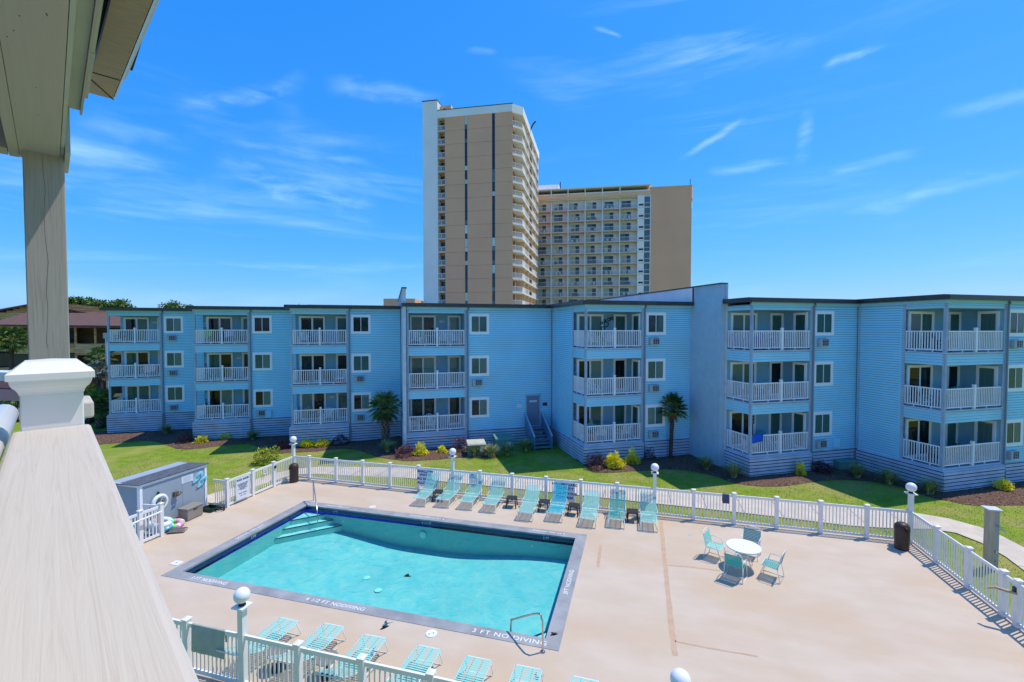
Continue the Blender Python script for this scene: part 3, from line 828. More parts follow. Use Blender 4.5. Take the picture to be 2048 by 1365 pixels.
for i, (a, b, lab) in enumerate(nearl): lounger(M_strap, 30, lab, a, b, R(180 + (i % 3 - 1) * 1.2), G2)

def side_table(a, b, rz, label, mt=M_plasdark, h=.42, w=.23, group='small charcoal side tables between the loungers'):
    t = thing('side_table', label, 'side table', (*A(a, b), 0), PT + rz, group)
    m = MB(); c = .05
    P = [(-w + c, -w), (w - c, -w), (w, -w + c), (w, w - c), (w - c, w), (-w + c, w), (-w, w - c), (-w, -w + c)]
    m.prism(P, h - .03, h); m.build('table_top', mt, t)
    for sx in (-1, 1):
        for sy in (-1, 1):
            MB().bar((sx * (w - .05), sy * (w - .05), h - .03), (sx * (w - .01), sy * (w - .01), 0), .045, .03).build('leg', mt, t)
    return t
side_table(-8.87, 19.3, .2, 'charcoal side table between the first two loungers of the far row')
side_table(-5.37, 19.45, .1, 'charcoal side table standing in the gap after the fourth lounger')
side_table(-3.88, 19.42, 0, 'charcoal side table left of the turquoise lounger')
side_table(-2.58, 19.35, -.1, 'charcoal side table right of the turquoise lounger, below the lifeguard sign')
side_table(-.15, 19.35, .1, 'charcoal side table between the last two loungers of the far row')
def round_table(a, b, label):
    t = thing('round_side_table', label, 'side table', (*A(a, b), 0), PT, 'round taupe side tables behind the front fence')
    MB().lathe([(.001, .41), (.25, .41), (.26, .425), (.25, .44), (.001, .445)], 24).build('table_top', M_plastaupe, t)
    MB().lathe([(.03, 0.02), (.03, .41)], 10).build('leg', M_plasdark, t)
    MB().lathe([(.18, 0), (.17, .02), (.04, .03)], 16).build('foot', M_plasdark, t)
round_table(-8.08, 8.65, 'round taupe side table behind the front fence, right of the lamp post')
round_table(-6.82, 8.75, 'round taupe side table behind the front fence, second from the lamp post')

# dining set
def dining_table(a, b):
    t = thing('dining_table', 'round white patio table with four aqua strap chairs around it', 'table', (*A(a, b), 0), PT)
    m = MB(); n = 36; r0, r1 = .028, .53
    for k in range(n):
        t0, t1 = 2 * math.pi * k / n, 2 * math.pi * (k + 1) / n
        c0, s0, c1_, s1 = math.cos(t0), math.sin(t0), math.cos(t1), math.sin(t1)
        m.poly([(r0 * c0, r0 * s0, .72), (r1 * c0, r1 * s0, .72), (r1 * c1_, r1 * s1, .72), (r0 * c1_, r0 * s1, .72)])
        m.poly([(r0 * c1_, r0 * s1, .70), (r1 * c1_, r1 * s1, .70), (r1 * c0, r1 * s0, .70), (r0 * c0, r0 * s0, .70)])
        m.poly([(r1 * c0, r1 * s0, .72), (r1 * c0, r1 * s0, .68), (r1 * c1_, r1 * s1, .68), (r1 * c1_, r1 * s1, .72)])
        m.poly([(r0 * c1_, r0 * s1, .72), (r0 * c1_, r0 * s1, .70), (r0 * c0, r0 * s0, .70), (r0 * c0, r0 * s0, .72)])
    m.build('table_top', M_caps, t)
    for k in range(4):
        c, s = math.cos(k * math.pi / 2 + .6), math.sin(k * math.pi / 2 + .6)
        MB().tube([(c * .36, s * .36, .70), (c * .14, s * .14, .42), (c * .40, s * .40, .015)], .014, 7).build('leg', M_tube, t, smooth=True)
    MB().tube([(.14 * math.cos(k * math.pi / 4), .14 * math.sin(k * math.pi / 4), .42) for k in range(8)], .010, 6, closed=True).build('leg_ring', M_tube, t)
dining_table(3.47, 16.53)
def patio_chair(a, b, rz, label, mt=M_strapg):
    """+y is the direction the sitter faces"""
    t = thing('patio_chair', label, 'chair', (*A(a, b), 0), PT + rz, 'aqua strap chairs round the white patio table')
    hw = .26; r = .0125
    ba = R(104)
    by, bz = math.cos(ba), math.sin(ba)
    y0 = -.22
    MB().tube([(-hw, y0, .42), (-hw, y0 + by * .44, .42 + bz * .44), (-hw + .08, y0 + by * .53, .42 + bz * .53), (hw - .08, y0 + by * .53, .42 + bz * .53), (hw, y0 + by * .44, .42 + bz * .44), (hw, y0, .42)], r, 7).build('back_frame', M_tube, t, smooth=True)
    MB().tube([(-hw, y0, .42), (-hw, .24, .44), (hw, .24, .44), (hw, y0, .42)], r, 7).build('seat_frame', M_tube, t, smooth=True)
    for sx in (-1, 1):
        x = sx * (hw + .025)
        MB().tube([(x, .30, .02), (x, .16, .44), (x, .10, .63), (x, -.20, .65), (x, -.27, .60)], r, 7).build('arm', M_tube, t, smooth=True)
    MB().tube([(-hw - .025, .30, .014), (-hw - .025, -.30, .014), (hw + .025, -.30, .014), (hw + .025, .30, .014)], r, 7).build('floor_rail', M_tube, t, smooth=True)
    for sx in (-1, 1): MB().tube([(sx * (hw + .02), -.30, .014), (sx * (hw + .01), -.22, .44)], r, 7).build('leg', M_tube, t, smooth=True)
    if not hasattr(patio_chair, 'm'): patio_chair.m = {}
    if mt.name not in patio_chair.m:
        patio_chair.m[mt.name] = MB().box(-hw - .012, hw + .012, -.021, .021, -.002, .005).mesh('strap', mt)
    me = patio_chair.m[mt.name]
    for i in range(8): inst('strap', me, t, (0, -.19 + i * .056, .44))
    for i in range(8):
        s = .06 + i * .05; inst('strap', me, t, (0, y0 + by * s + .012, .42 + bz * s), rot=(ba, 0, 0))
    return t
patio_chair(2.66, 16.93, R(-117), 'aqua strap chair left of the white patio table, seat facing right', M_strap)
patio_chair(3.86, 17.40, R(157), 'sea green strap chair on the far side of the white patio table')
patio_chair(3.08, 15.78, R(-24), 'sea green strap chair nearest the viewer, its back turned to the pool side')
patio_chair(4.20, 16.10, R(63), 'aqua strap chair right of the white patio table, turned half away')

# bins
def bin_(a, b, label):
    t = thing('litter_bin', label, 'litter bin', (*A(a, b), 0), PT, 'brown litter bins by the fence')
    MB().lathe([(.20, 0), (.215, .03), (.225, .68), (.235, .70), (.235, .73)], 22).build('body', M_plasbrown, t, smooth=False)
    m = MB(); n = 10
    pr = [(.235, .73), (.232, .80), (.215, .87), (.17, .93), (.10, .965), (.001, .975)]
    m.lathe(pr, 22); m.build('dome_lid', M_plasbrown, t, smooth=True)
    MB().bar((-.02, -.236, .80), (.02, -.236, .80), .22, .13, up=(0, -.15, 1)).build('swing_flap', mat('bin_flap', (.025, .018, .016), .35), t)
bin_(-17.15, 19.62, 'brown domed litter bin in the far left corner of the deck')
bin_(9.28, 19.45, 'brown domed litter bin in the far right corner of the deck')

# pool handrails
def handrail(name, pts, label, r=.024):
    t = tag(MB().tube(smooth3(pts), r, 10).build(name, M_steel, None, (0, 0, 0), PT, smooth=True), label, 'handrail')
    return t
def smooth3(p, k=5):
    o = []
    for i in range(len(p) - 1):
        p0 = p[max(0, i - 1)]; p1 = p[i]; p2 = p[i + 1]; p3 = p[min(len(p) - 1, i + 2)]
        for j in range(k):
            t = j / k
            o.append(tuple(.5 * ((2 * p1[c]) + (-p0[c] + p2[c]) * t + (2 * p0[c] - 5 * p1[c] + 4 * p2[c] - p3[c]) * t * t + (-p0[c] + 3 * p1[c] - 3 * p2[c] + p3[c]) * t ** 3) for c in (0, 1, 2)))
    o.append(tuple(p[-1])); return o
handrail('pool_handrail', [(-2.2, 10.83, 0), (-2.2, 10.83, .68), (-2.23, 10.86, .80), (-2.36, 10.96, .86), (-3.08, 11.36, .34), (-3.17, 11.42, .22), (-3.18, 11.43, -.3)], 'stainless handrail over the near right corner steps of the pool')
handrail('pool_handrail', [(-14.42, 17.72, 0), (-14.42, 17.70, .80), (-14.38, 17.66, .88), (-14.30, 17.58, .86), (-13.35, 16.62, .05), (-13.28, 16.55, -.5)], 'stainless handrail over the far left corner steps of the pool')
x, y = A(-2.2, 10.83)
tag(MB().lathe([(.07, 0), (.06, .018), (.026, .022)], 16).build('rail_escutcheon', M_steel, None, (x, y, .001)), 'round steel collar at the foot of the near pool handrail', 'rail collar')

# towels
def towel(a, b, w, drop, mt, label, z=FH + .002, folds=6, rz=0, back_drop=.3):
    m = MB(); n = 40; vs = []
    prof = [(-.045, -drop), (-.036, -drop * .5), (-.030, -.02), (-.02, .008), (.02, .008), (.030, -.02), (.036, -back_drop)]
    for i in range(n + 1):
        x = -w / 2 + w * i / n; k = .018 * math.sin(i / n * folds * 2 * math.pi)
        for j, (yy, zz) in enumerate(prof):
            vs.append((x, yy + (-abs(k) if j < 2 else 0) * (1 if j == 0 else .7), z + zz + (random.uniform(-.012, .012) if j == 0 else 0)))
    q = len(prof)
    m._add(vs, [(i * q + j, (i + 1) * q + j, (i + 1) * q + j + 1, i * q + j + 1) for i in range(n) for j in range(q - 1)])
    o = m.build('towel', mt, None, (*A(a, b), 0), PT + rz, smooth=True)
    return tag(o, label, 'towel')
towel(3.52, 20.1, .26, .36, M_towel, 'dark slate cloth hung over the far fence to the right of the loungers', folds=2)
towel(-9.35, 7.98, .95, .62, M_sagetowel, 'sage green towel in even folds over the front fence left of the lamp', folds=7)

# wooden shower post
def shower():
    t = thing('shower_post', 'tall grey-brown wooden shower post with a square cap, beyond the right fence', 'shower', (*A(11.35, 18.6), 0), PT)
    MB().box(-.135, .135, -.12, .12, 0, 2.0).build('post', mat('wood_shower', (.52, .40, .30), .8, .12, 2, .2, 20, stretch=(4, 4, .6)), t)
    MB().box(-.20, .20, -.19, .19, 2.0, 2.04).build('cap', mat('wood_cap_grey', (.60, .585, .58), .7, .08, 5), t)
    MB().box(.02, .137, -.123, -.12, .02, 1.99).build('face_board', mat('board_grey', (.40, .37, .35), .7, .05, 5), t)
    MB().tube([(.06, -.12, 1.5), (.08, -.2, 1.52), (.16, -.34, 1.38)], .018, 8).build('shower_head', M_steel, t)
    for z in (.62, .66): MB().tube([(.05, -.12, z), (.05, -.17, z)], .022, 8).build('tap', M_steel, t)
    MB().box(.04, .06, -.16, -.12, .30, .34).build('spigot', M_steel, t)
shower()

# ================================================================ SHED CORNER
def shed():
    t = thing('storage_shed', 'low grey storage shed with shingle roof and painted flip flops on its wall', 'shed', (*A(-18.5, 14.4), 0), PT)
    y0, y1, d, h = -1.42, 1.42, 1.62, 1.95
    MB().box(-d, 0, y0, y1, 0, h - .05).build('wall', M_shed, t)
    # trims
    for (yy0, yy1) in ((y0, y0 + .10), (y1 - .10, y1)):
        MB().box(-.004, .02, yy0, yy1, 0, h - .13).build('corner_board', M_white, t)
    MB().box(-.004, .022, y0 - .01, y1 + .01, h - .13, h - .04).build('fascia_board', M_white, t)
    MB().box(-.10, -.0, y0 - .02, y0 + .004, 0, h - .13).build('corner_board', M_white, t)
    MB().box(-d, 0, y0 - .022, y0 + .004, h - .13, h - .04).build('fascia_board', M_white, t)
    MB().box(-.004, .008, .30, .312, 0, h - .13).build('panel_joint', M_trimblue, t)
    # roof: shingle courses as separate strips
    n = 9; x1 = .09; x0 = -d - .08
    for i in range(n):
        xa = x1 + (x0 - x1) * i / n; xb = x1 + (x0 - x1) * (i + 1) / n
        z = h + .012 - .012 * i
        m = MB(); m._add([(xa, y0 - .1, z - .02), (xa, y1 + .06, z - .02), (xa, y0 - .1, z + .012), (xa, y1 + .06, z + .012), (xb - .02, y0 - .1, z - .008), (xb - .02, y1 + .06, z - .008), (xb - .02, y0 - .1, z - .03), (xb - .02, y1 + .06, z - .03)],
                         [(0, 1, 3, 2), (2, 3, 5, 4), (4, 5, 7, 6), (0, 2, 4, 6), (1, 7, 5, 3), (0, 6, 7, 1)])
        m.build('shingle_course', M_shingle, t)
    MB().box(.0, .012, -.02 + .28, .78, 1.40, 1.70).build('notice_board', M_sign, t)
    for i in range(9): MB().box(.0125, .0135, .34, .72 - (i % 3) * .04, 1.43 + i * .028, 1.438 + i * .028).build('print_line', M_trimblue, t)
    # flip flops
    def flop(cy, cz, ang, mt):
        m = MB(); pts = []
        for k in range(24):
            a = 2 * math.pi * k / 24
            rx = .30; w = .105 + .022 * math.cos(a)
            pts.append((rx * math.cos(a), w * math.sin(a)))
        c, s = math.cos(ang), math.sin(ang)
        P = [(cy + p[0] * c - p[1] * s, cz + p[0] * s + p[1] * c) for p in pts]
        n_ = len(P)
        m._add([(.002, *p) for p in P] + [(.05, *p) for p in P], [tuple(range(n_, 2 * n_))] + [(i, (i + 1) % n_, n_ + (i + 1) % n_, n_ + i) for i in range(n_)])
        o = m.build('flip_flop', mt, t)
        def L(u, v): return (.06, cy + u * c - v * s, cz + u * s + v * c)
        MB().tube([L(-.03, .11), (.10, *L(.06, .06)[1:]), L(.17, 0), (.10, *L(.06, -.06)[1:]), L(-.03, -.11)], .016, 6).build('thong_strap', mat('flop_strap', (.03, .25, .42), .5), o)
    mtf = mat('flop_aqua', (.30, .66, .74), .6, .05, 5)
    flop(.98, 1.48, R(38), mtf); flop(1.18, 1.22, R(38), mtf)
    # hose bib and reel bracket
    m = MB(); m.box(0, .12, -.12, .06, 1.0, 1.2); m.tube([(.12, -.03, 1.1), (.2, -.03, 1.05), (.2, .1, 1.12), (.12, .12, 1.16)], .03, 6)
    m.build('hose_hanger', mat('rusty_metal', (.16, .12, .09), .7, .3, 9), t)
shed()
# life ring on the shed
t = thing('life_ring', 'white life ring with coiled rope hung on the grey shed wall', 'life ring', (*A(-18.38, 13.66), 1.02), PT)
m = MB(); m.tube([(0, .26 * math.cos(k * math.pi / 12), .26 * math.sin(k * math.pi / 12)) for k in range(24)], .075, 10, closed=True); m.build('ring', M_ringw, t, smooth=True)
m = MB(); rnd = random.Random(2)
m.tube([(.09 + .02 * math.sin(k * 1.7), .06 + (.10 + .02 * math.sin(k)) * math.cos(k * .8), .0 + (.16 + .03 * math.cos(k * .6)) * math.sin(k * .8)) for k in range(34)], .014, 5)
m.build('rope', mat('rope_tan', (.38, .34, .28), .9), t)
MB().box(-.10, -.03, -.02, .02, .26, .42).build('hook', M_plasdark, t)
# resin deck box
t = thing('deck_box', 'taupe resin deck box against the shed wall', 'storage box', (*A(-18.1, 14.72), 0), PT + R(4))
bevel(MB().box(-.24, .24, -.37, .37, 0.02, .44).build('body', M_deckbox, t), .02)
bevel(MB().box(-.26, .26, -.39, .39, .44, .52).build('lid', M_deckbox, t), .025)
MB().box(.24, .255, -.10, .10, .38, .41).build('latch', M_plasdark, t); MB().box(-.1, .1, .37, .40, .3, .34).build('handle', M_plasdark, t)
# inflatable floats
def ring(name, a, b, z, R_, r_, tilt, mats_, label, n=28):
    m = MB(); segs = []
    m.tube([(R_ * math.cos(2 * math.pi * k / n), R_ * math.sin(2 * math.pi * k / n), 0) for k in range(n)], r_, 12, closed=True)
    # colour patches round the ring
    for i in range(len(m.f)): m.m[i] = [0, 0, 1, 0, 2, 2, 0, 3, 0, 0, 1, 1, 0, 2][(i // 12) % 14] if i % 12 < 8 else 0
    o = m.build(name, mats_, None, (*A(a, b), z), 0, smooth=True); o.rotation_euler = (tilt[0], tilt[1], PT)
    return tag(o, label, 'pool float', 'inflatable pool floats behind the short fence')
ring('pool_float', -17.93, 13.85, .11, .28, .105, (0, .06), [M_ringp, M_ringg, M_ringw, M_ringy], 'pink pool ring with green and white patches lying lowest on the deck')
ring('pool_float', -18.0, 13.42, .14, .29, .115, (.05, -.1), [M_ringb, M_ringw, M_ringw, M_ringb], 'aqua and white pool ring in the middle of the pile')
ring('pool_float', -18.0, 13.40, .35, .30, .105, (-.05, .12), [M_ringw, M_ringb, M_ringw, M_ringw], 'white pool ring with aqua stripes on top of the pile')
bl = MB(); n = 12
bl.lathe([(.0001, -.13)] + [(.13 * math.cos(-math.pi / 2 + math.pi * k / n), .13 * math.sin(-math.pi / 2 + math.pi * k / n)) for k in range(1, n)] + [(.0001, .13)], 16)
for i in range(len(bl.f)): bl.m[i] = (i % 16) // 3 % 2
tag(bl.build('beach_ball', [M_ringr, M_ringw], None, (*A(-18.02, 13.3), .47), 0, smooth=True), 'small red and white ball sitting in the white pool ring', 'ball')
# folded chair and pump
t = thing('folded_lounger', 'folded lounger frame lying flat beside the pool rings', 'folded lounger', (*A(-17.35, 13.5), 0), PT + .5)
for k in range(4): MB().bar((-.25, -.1 + k * .08, .05 + k * .01), (.3, -.1 + k * .08, .07 + k * .015), .05, .02).build('slat', M_plastaupe, t)
MB().tube([(-.28, -.14, .03), (.32, -.14, .03), (.32, .2, .06), (-.28, .2, .06)], .014, 6, closed=True).build('frame', M_plasdark, t)
t = thing('water_trough', 'low dark green tray with a coiled hose near the shed corner', 'tray', (*A(-18.0, 15.55), 0), PT)
m = MB(); m.box(-.3, .3, -.22, .22, .01, .04); 
for q in ((-.3, -.27, -.22, .22), (.27, .3, -.22, .22), (-.3, .3, -.22, -.19), (-.3, .3, .19, .22)): m.box(*q, .04, .16)
m.build('tray', mat('plastic_green_dark', (.015, .05, .035), .5), t)
m = MB(); m.tube([(.45 + .17 * math.cos(k * .5), .1 + .15 * math.sin(k * .5), .03 + .004 * k) for k in range(30)], .02, 6); m.build('hose', M_plasdark, t, smooth=True)
# pole of a skimmer net leaning along the short fence
t = thing('skimmer_pole', 'long white and aqua pole lying along the top of the short left fence', 'pole', (0, 0, 0), PT)
MB().tube([(-17.42, 9.0, .86), (-17.40, 13.0, 1.02)], .035, 8).build('pole', M_vinyl, t)
MB().tube([(-17.40, 9.0, .79), (-17.38, 12.0, .93)], .03, 8).build('grip', M_strap, t)

# birds
def bird(loc, rz, tilt, label, s=1):
    m = MB()
    m.tube([(0, -.11, 0), (0, -.06, .005), (0, 0, .008), (0, .05, .006), (0, .085, .002), (0, .10, 0)], [.006, .020, .026, .020, .014, .004], 8)
    for sx in (-1, 1):
        m._add([(sx * .015, .045, .012), (sx * .015, -.03, .012), (sx * .09, -.02, .05), (sx * .09, .035, .055), (sx * .19, -.05, .035), (sx * .13, .01, .05)], [(0, 1, 2, 3), (3, 2, 4, 5)])
        m._add([(0, -.09, .002), (sx * .012, -.09, .002), (sx * .04, -.18, .002), (sx * .012, -.14, .002)], [(0, 1, 2, 3)])
    o = m.build('swallow', M_bird, None, loc, rz); o.rotation_euler = (tilt, .5, rz); o.scale = (s, s, s)
    return tag(o, label, 'bird', 'small dark birds flying over the pool')
bird((-2.87, 12.29, 1.2), 2.2, .3, 'dark bird flying low over the middle of the pool, reddish belly', 1.0)
bird((-3.02, 10.59, .9), 1.9, -.2, 'dark bird flying above the deck between the coping and the front loungers', 1.0)
bird((.97, 10.35, .9), 2.0, .1, 'dark bird flying over the near right corner of the pool coping', .95)

# ================================================================ THE BLUE APARTMENT BUILDING (grid U along the front, V away from us)
U0, V0 = 4.0, 32.0
apt = thing('apartment_building', 'long three storey blue clapboard apartment building with stepped white-railed balcony bays', 'apartment building', (*W(U0, V0), 0), R(15))
OFF = (-U0, -V0, 0)
F1, F2, F3 = 1.16, 3.98, 6.80
LV = (F1, F2, F3)
SPAN = .64                   # height of the band under each balcony
ROOF0, ROOF1 = 9.36, 9.58
BOT = -.55
M_lap_shade = mat('siding_lap_shade', (.075, .15, .22), .8)  # dark backing paints the shade line under each siding lap
balusters = []               # (u, v, z, distance) for the building's balusters

def lap(name, p, q, z0, z1, matl, h=.128, holes=(), parent=apt, proud=.026):
    """lap siding from p to q (outside on the right hand of p->q), clipped at the holes [(s0,s1,z0,z1)]; joined: courses only 2 px high"""
    p = Vector(p); q = Vector(q); L_ = (q - p).length; d = (q - p) / L_; n = Vector((d.y, -d.x))
    m = MB(); k = 0; z = z0
    while z < z1 - .01:
        zt = min(z + h, z1); mid = (z + zt) / 2
        iv = [(0, L_)]
        for (a, b, c, e) in holes:
            if c < mid < e:
                nv = []
                for (s0, s1) in iv:
                    if b <= s0 or a >= s1: nv.append((s0, s1)); continue
                    if a > s0: nv.append((s0, a))
                    if b < s1: nv.append((b, s1))
                iv = nv
        for (s0, s1) in iv:
            a = p + d * s0; b = p + d * s1
            o = n * proud; i_ = n * .002
            zj = zt - .14 * (zt - z)
            m._add([(*(a + o), z), (*(b + o), z), (*(b + o * .75), zj), (*(a + o * .75), zj), (*(a), z), (*(b), z), (*a, zj), (*b, zj)], [(0, 1, 2, 3), (4, 5, 1, 0), (3, 2, 7, 6)])
        z = zt
    o = m.build(name, matl, parent, OFF); o['kind'] = 'stuff'
    return o
def boards(p, q, z0, z1, n, t=.045, h=None, gap=.048):
    """skirting boards, one object each"""
    p = Vector(p); q = Vector(q); L_ = (q - p).length; d = (q - p) / L_; nn = Vector((d.y, -d.x))
    H = (z1 - z0) / n
    ang = math.atan2(d.y, d.x)
    MB().bar((*(p + nn * -.02), (z0 + z1) / 2), (*(q + nn * -.02), (z0 + z1) / 2), .03, z1 - z0).build('skirt_backing', M_dark, apt, OFF)
    for i in range(n):
        za = z0 + i * H; zb = za + H - gap
        m = MB(); a = p + nn * t; b = q + nn * t; a2 = p + nn * .004; b2 = q + nn * .004
        a3 = p + nn * (t - .012); b3 = q + nn * (t - .012)
        m._add([(*a, za), (*b, za), (*b3, zb), (*a3, zb), (*a2, za), (*b2, za), (*b2, zb), (*a2, zb)], [(0, 1, 2, 3), (3, 2, 6, 7), (4, 5, 1, 0), (0, 3, 7, 4), (1, 5, 6, 2)])
        m.build('skirt_board', M_skirt, apt, OFF)

# --- window units (shared meshes), face towards -y, origin at centre bottom of the trim on the wall plane
def trimmesh(w, h, t=.13, d=.045):
    m = MB()
    m.box(-w / 2, w / 2, -d, 0, h - t, h); m.box(-w / 2, w / 2, -d - .006, 0, 0, t)
    m.box(-w / 2, -w / 2 + t, -d, 0, t, h - t); m.box(w / 2 - t, w / 2, -d, 0, t, h - t)
    return m.mesh('window', M_frame)
def sashmesh(w, h, t):
    m = MB(); x0, x1, z0, z1 = -w / 2 + t, w / 2 - t, t, h - t; s = .035
    m.box(x0, x1, -.035, -.012, z1 - s, z1); m.box(x0, x1, -.035, -.012, z0, z0 + s)
    for a in (x0, -s / 2, x1 - s): m.box(a, a + s, -.035, -.012, z0 + s, z1 - s)
    return m.mesh('sash', M_white)
WW, WH, WT = 1.36, 1.36, .135
ME_win = trimmesh(WW, WH, WT); ME_sash = sashmesh(WW, WH, WT)
def rect(x0, x1, z0, z1, y, matl, name): 
    m = MB(); m.poly([(x0, y, z0), (x1, y, z0), (x1, y, z1), (x0, y, z1)]); return m.mesh(name, matl)
w2 = WW / 2 - WT
ME_pl = rect(-w2, -.01, WT, WH - WT, -.022, M_pane, 'pane'); ME_pr = rect(.01, w2, WT, WH - WT, -.026, M_pane, 'pane')
CURT = {}
def curt(x0, x1, z0, z1, matl, y=-.006):
    k = (round(x0, 3), round(x1, 3), round(z0, 3), round(z1, 3), matl.name)
    if k not in CURT:
        m = MB(); n = max(2, int((x1 - x0) / .07)); vs = []
        for i in range(n + 1):
            x = x0 + (x1 - x0) * i / n; yy = y + (.005 if i % 2 else -.003)
            vs += [(x, yy, z0), (x, yy, z1)]
        m._add(vs, [(2 * i, 2 * i + 2, 2 * i + 3, 2 * i + 1) for i in range(n)])
        CURT[k] = m.mesh('curtain_or_room', matl)
    return CURT[k]
def window(u, v, zb, rz=0, style='cc'):
    o = inst('window', ME_win, apt, (u - U0, v - V0, zb), rz)
    inst('sash', ME_sash, o); inst('pane', ME_pl, o); inst('pane', ME_pr, o)
    mm = {'c': M_curt, 'p': M_curt2, 'd': M_room, 't': M_room2}
    inst('curtain_or_room', curt(-w2, -.005, WT, WH - WT, mm[style[0]]), o); inst('curtain_or_room', curt(.005, w2, WT, WH - WT, mm[style[1]]), o)  # room styles paint the dark interior on this sheet
def ac_unit():
    m = MB(); m.box(-.34, .34, -.03, 0, -.02, .46); me0 = m.mesh('ac_sleeve', M_trimblue)
    m = MB(); m.box(-.31, .31, -.20, -.0, .0, .42, 0)
    me1 = m.mesh('air_conditioner', M_ac)
    m = MB(); m.box(-.12, .285, -.206, -.20, .04, .38, 0); me2 = m.mesh('grille', M_acdark)
    m = MB(); m.box(-.12, .285, -.214, -.206, .0, .018); me3 = m.mesh('louvre', M_ac)
    m = MB(); m.box(-.008, .008, -.214, -.206, .04, .38); me4 = m.mesh('mullion', M_ac)
    return me0, me1, me2, me3, me4
ACM = ac_unit()
def ac(u, v, z):
    s = inst('air_conditioner', ACM[1], apt, (u - U0, v - V0, z))
    inst('sleeve', ACM[0], s); inst('grille', ACM[2], s)
    for k in range(4): inst('louvre', ACM[3], s, (0, 0, .055 + k * .085))
    inst('mullion', ACM[4], s, (.02, 0, 0)); inst('mullion', ACM[4], s, (.16, 0, 0))

def slider(u, v, z, w, h, rz=0, style='dc', parts=2):
    """sliding or single glass door"""
    key = ('sl', w, h, parts)
    if key not in CURT:
        t = .075; m = MB()
        m.box(-w / 2, w / 2, -.06, 0, h - t, h); m.box(-w / 2, w / 2, -.07, 0, 0, .05)
        m.box(-w / 2, -w / 2 + t, -.06, 0, .05, h - t); m.box(w / 2 - t, w / 2, -.06, 0, .05, h - t)
        a = m.mesh('door', M_frame)
        m = MB(); s = .06; n = parts
        iw = (w - 2 * t) / n
        for i in range(n):
            x0 = -w / 2 + t + i * iw; x1 = x0 + iw
            for (xa, xb, za, zb) in ((x0, x0 + s, .05, h - t), (x1 - s, x1, .05, h - t), (x0 + s, x1 - s, .05, .13), (x0 + s, x1 - s, h - t - s, h - t)):
                m.box(xa, xb, -.045 + .012 * i, -.02 + .004 * i, za, zb)
        b = m.mesh('sash', M_white)
        pn = []
        for i in range(n):
            x0 = -w / 2 + t + i * iw + s; pn.append(rect(x0, x0 + iw - 2 * s, .13, h - t - s, -.03 + .006 * i, M_pane, 'pane'))
        CURT[key] = (a, b, pn)
    a, b, pn = CURT[key]
    o = inst('glass_door', a, apt, (u - U0, v - V0, z), rz)
    inst('sash', b, o)
    for q in pn: inst('pane', q, o)
    mm = {'c': M_curt, 'p': M_curt2, 'd': M_room, 't': M_room2}
    iw = (w - .15) / parts
    for i in range(parts):
        x0 = -w / 2 + .075 + i * iw
        inst('curtain_or_room', curt(x0, x0 + iw, .06, h - .08, mm[style[i % len(style)]]), o)
    return o

# --- white balcony railings
ME_bal = MB().box(-.019, .019, -.014, .014, 0, .86).mesh('baluster', M_white)
RAILH = 1.05
def rail(p, q, z, mid=False, near=False):
    p = Vector(p); q = Vector(q); L_ = (q - p).length; d = (q - p) / L_; ang = math.atan2(d.y, d.x)
    m = MB(); m.box(0, L_, -.035, .035, RAILH - .055, RAILH); m.box(0, L_, -.022, .022, .09, .135)
    for s in (0, L_ - .025): m.box(s, s + .025, -.02, .02, .135, RAILH - .055)
    for s in (L_ * .28, L_ * .74): m.box(s - .02, s + .02, -.02, .02, 0, .09)
    o = m.build('railing', M_white, apt, (p.x - U0, p.y - V0, z), ang)
    if mid:
        c = L_ / 2
        m = MB(); m.box(c - .055, c + .055, -.075, .035, 0, RAILH + .10); m.box(c - .075, c + .075, -.095, .055, RAILH + .10, RAILH + .13); m.box(c - .05, c + .05, -.07, .03, RAILH + .13, RAILH + .16)
        m.build('post', M_white, o)
    n = round(L_ / .122)
    pl = []
    for i in range(n):
        s = (i + .5) * L_ / n
        if mid and abs(s - L_ / 2) < .075: continue
        pl.append(s)
    if near:
        for s in pl: inst('baluster', ME_bal, o, (s, 0, .13))
    else:
        for s in pl: balusters.append((p + d * s, z + .13, ang))
    return o

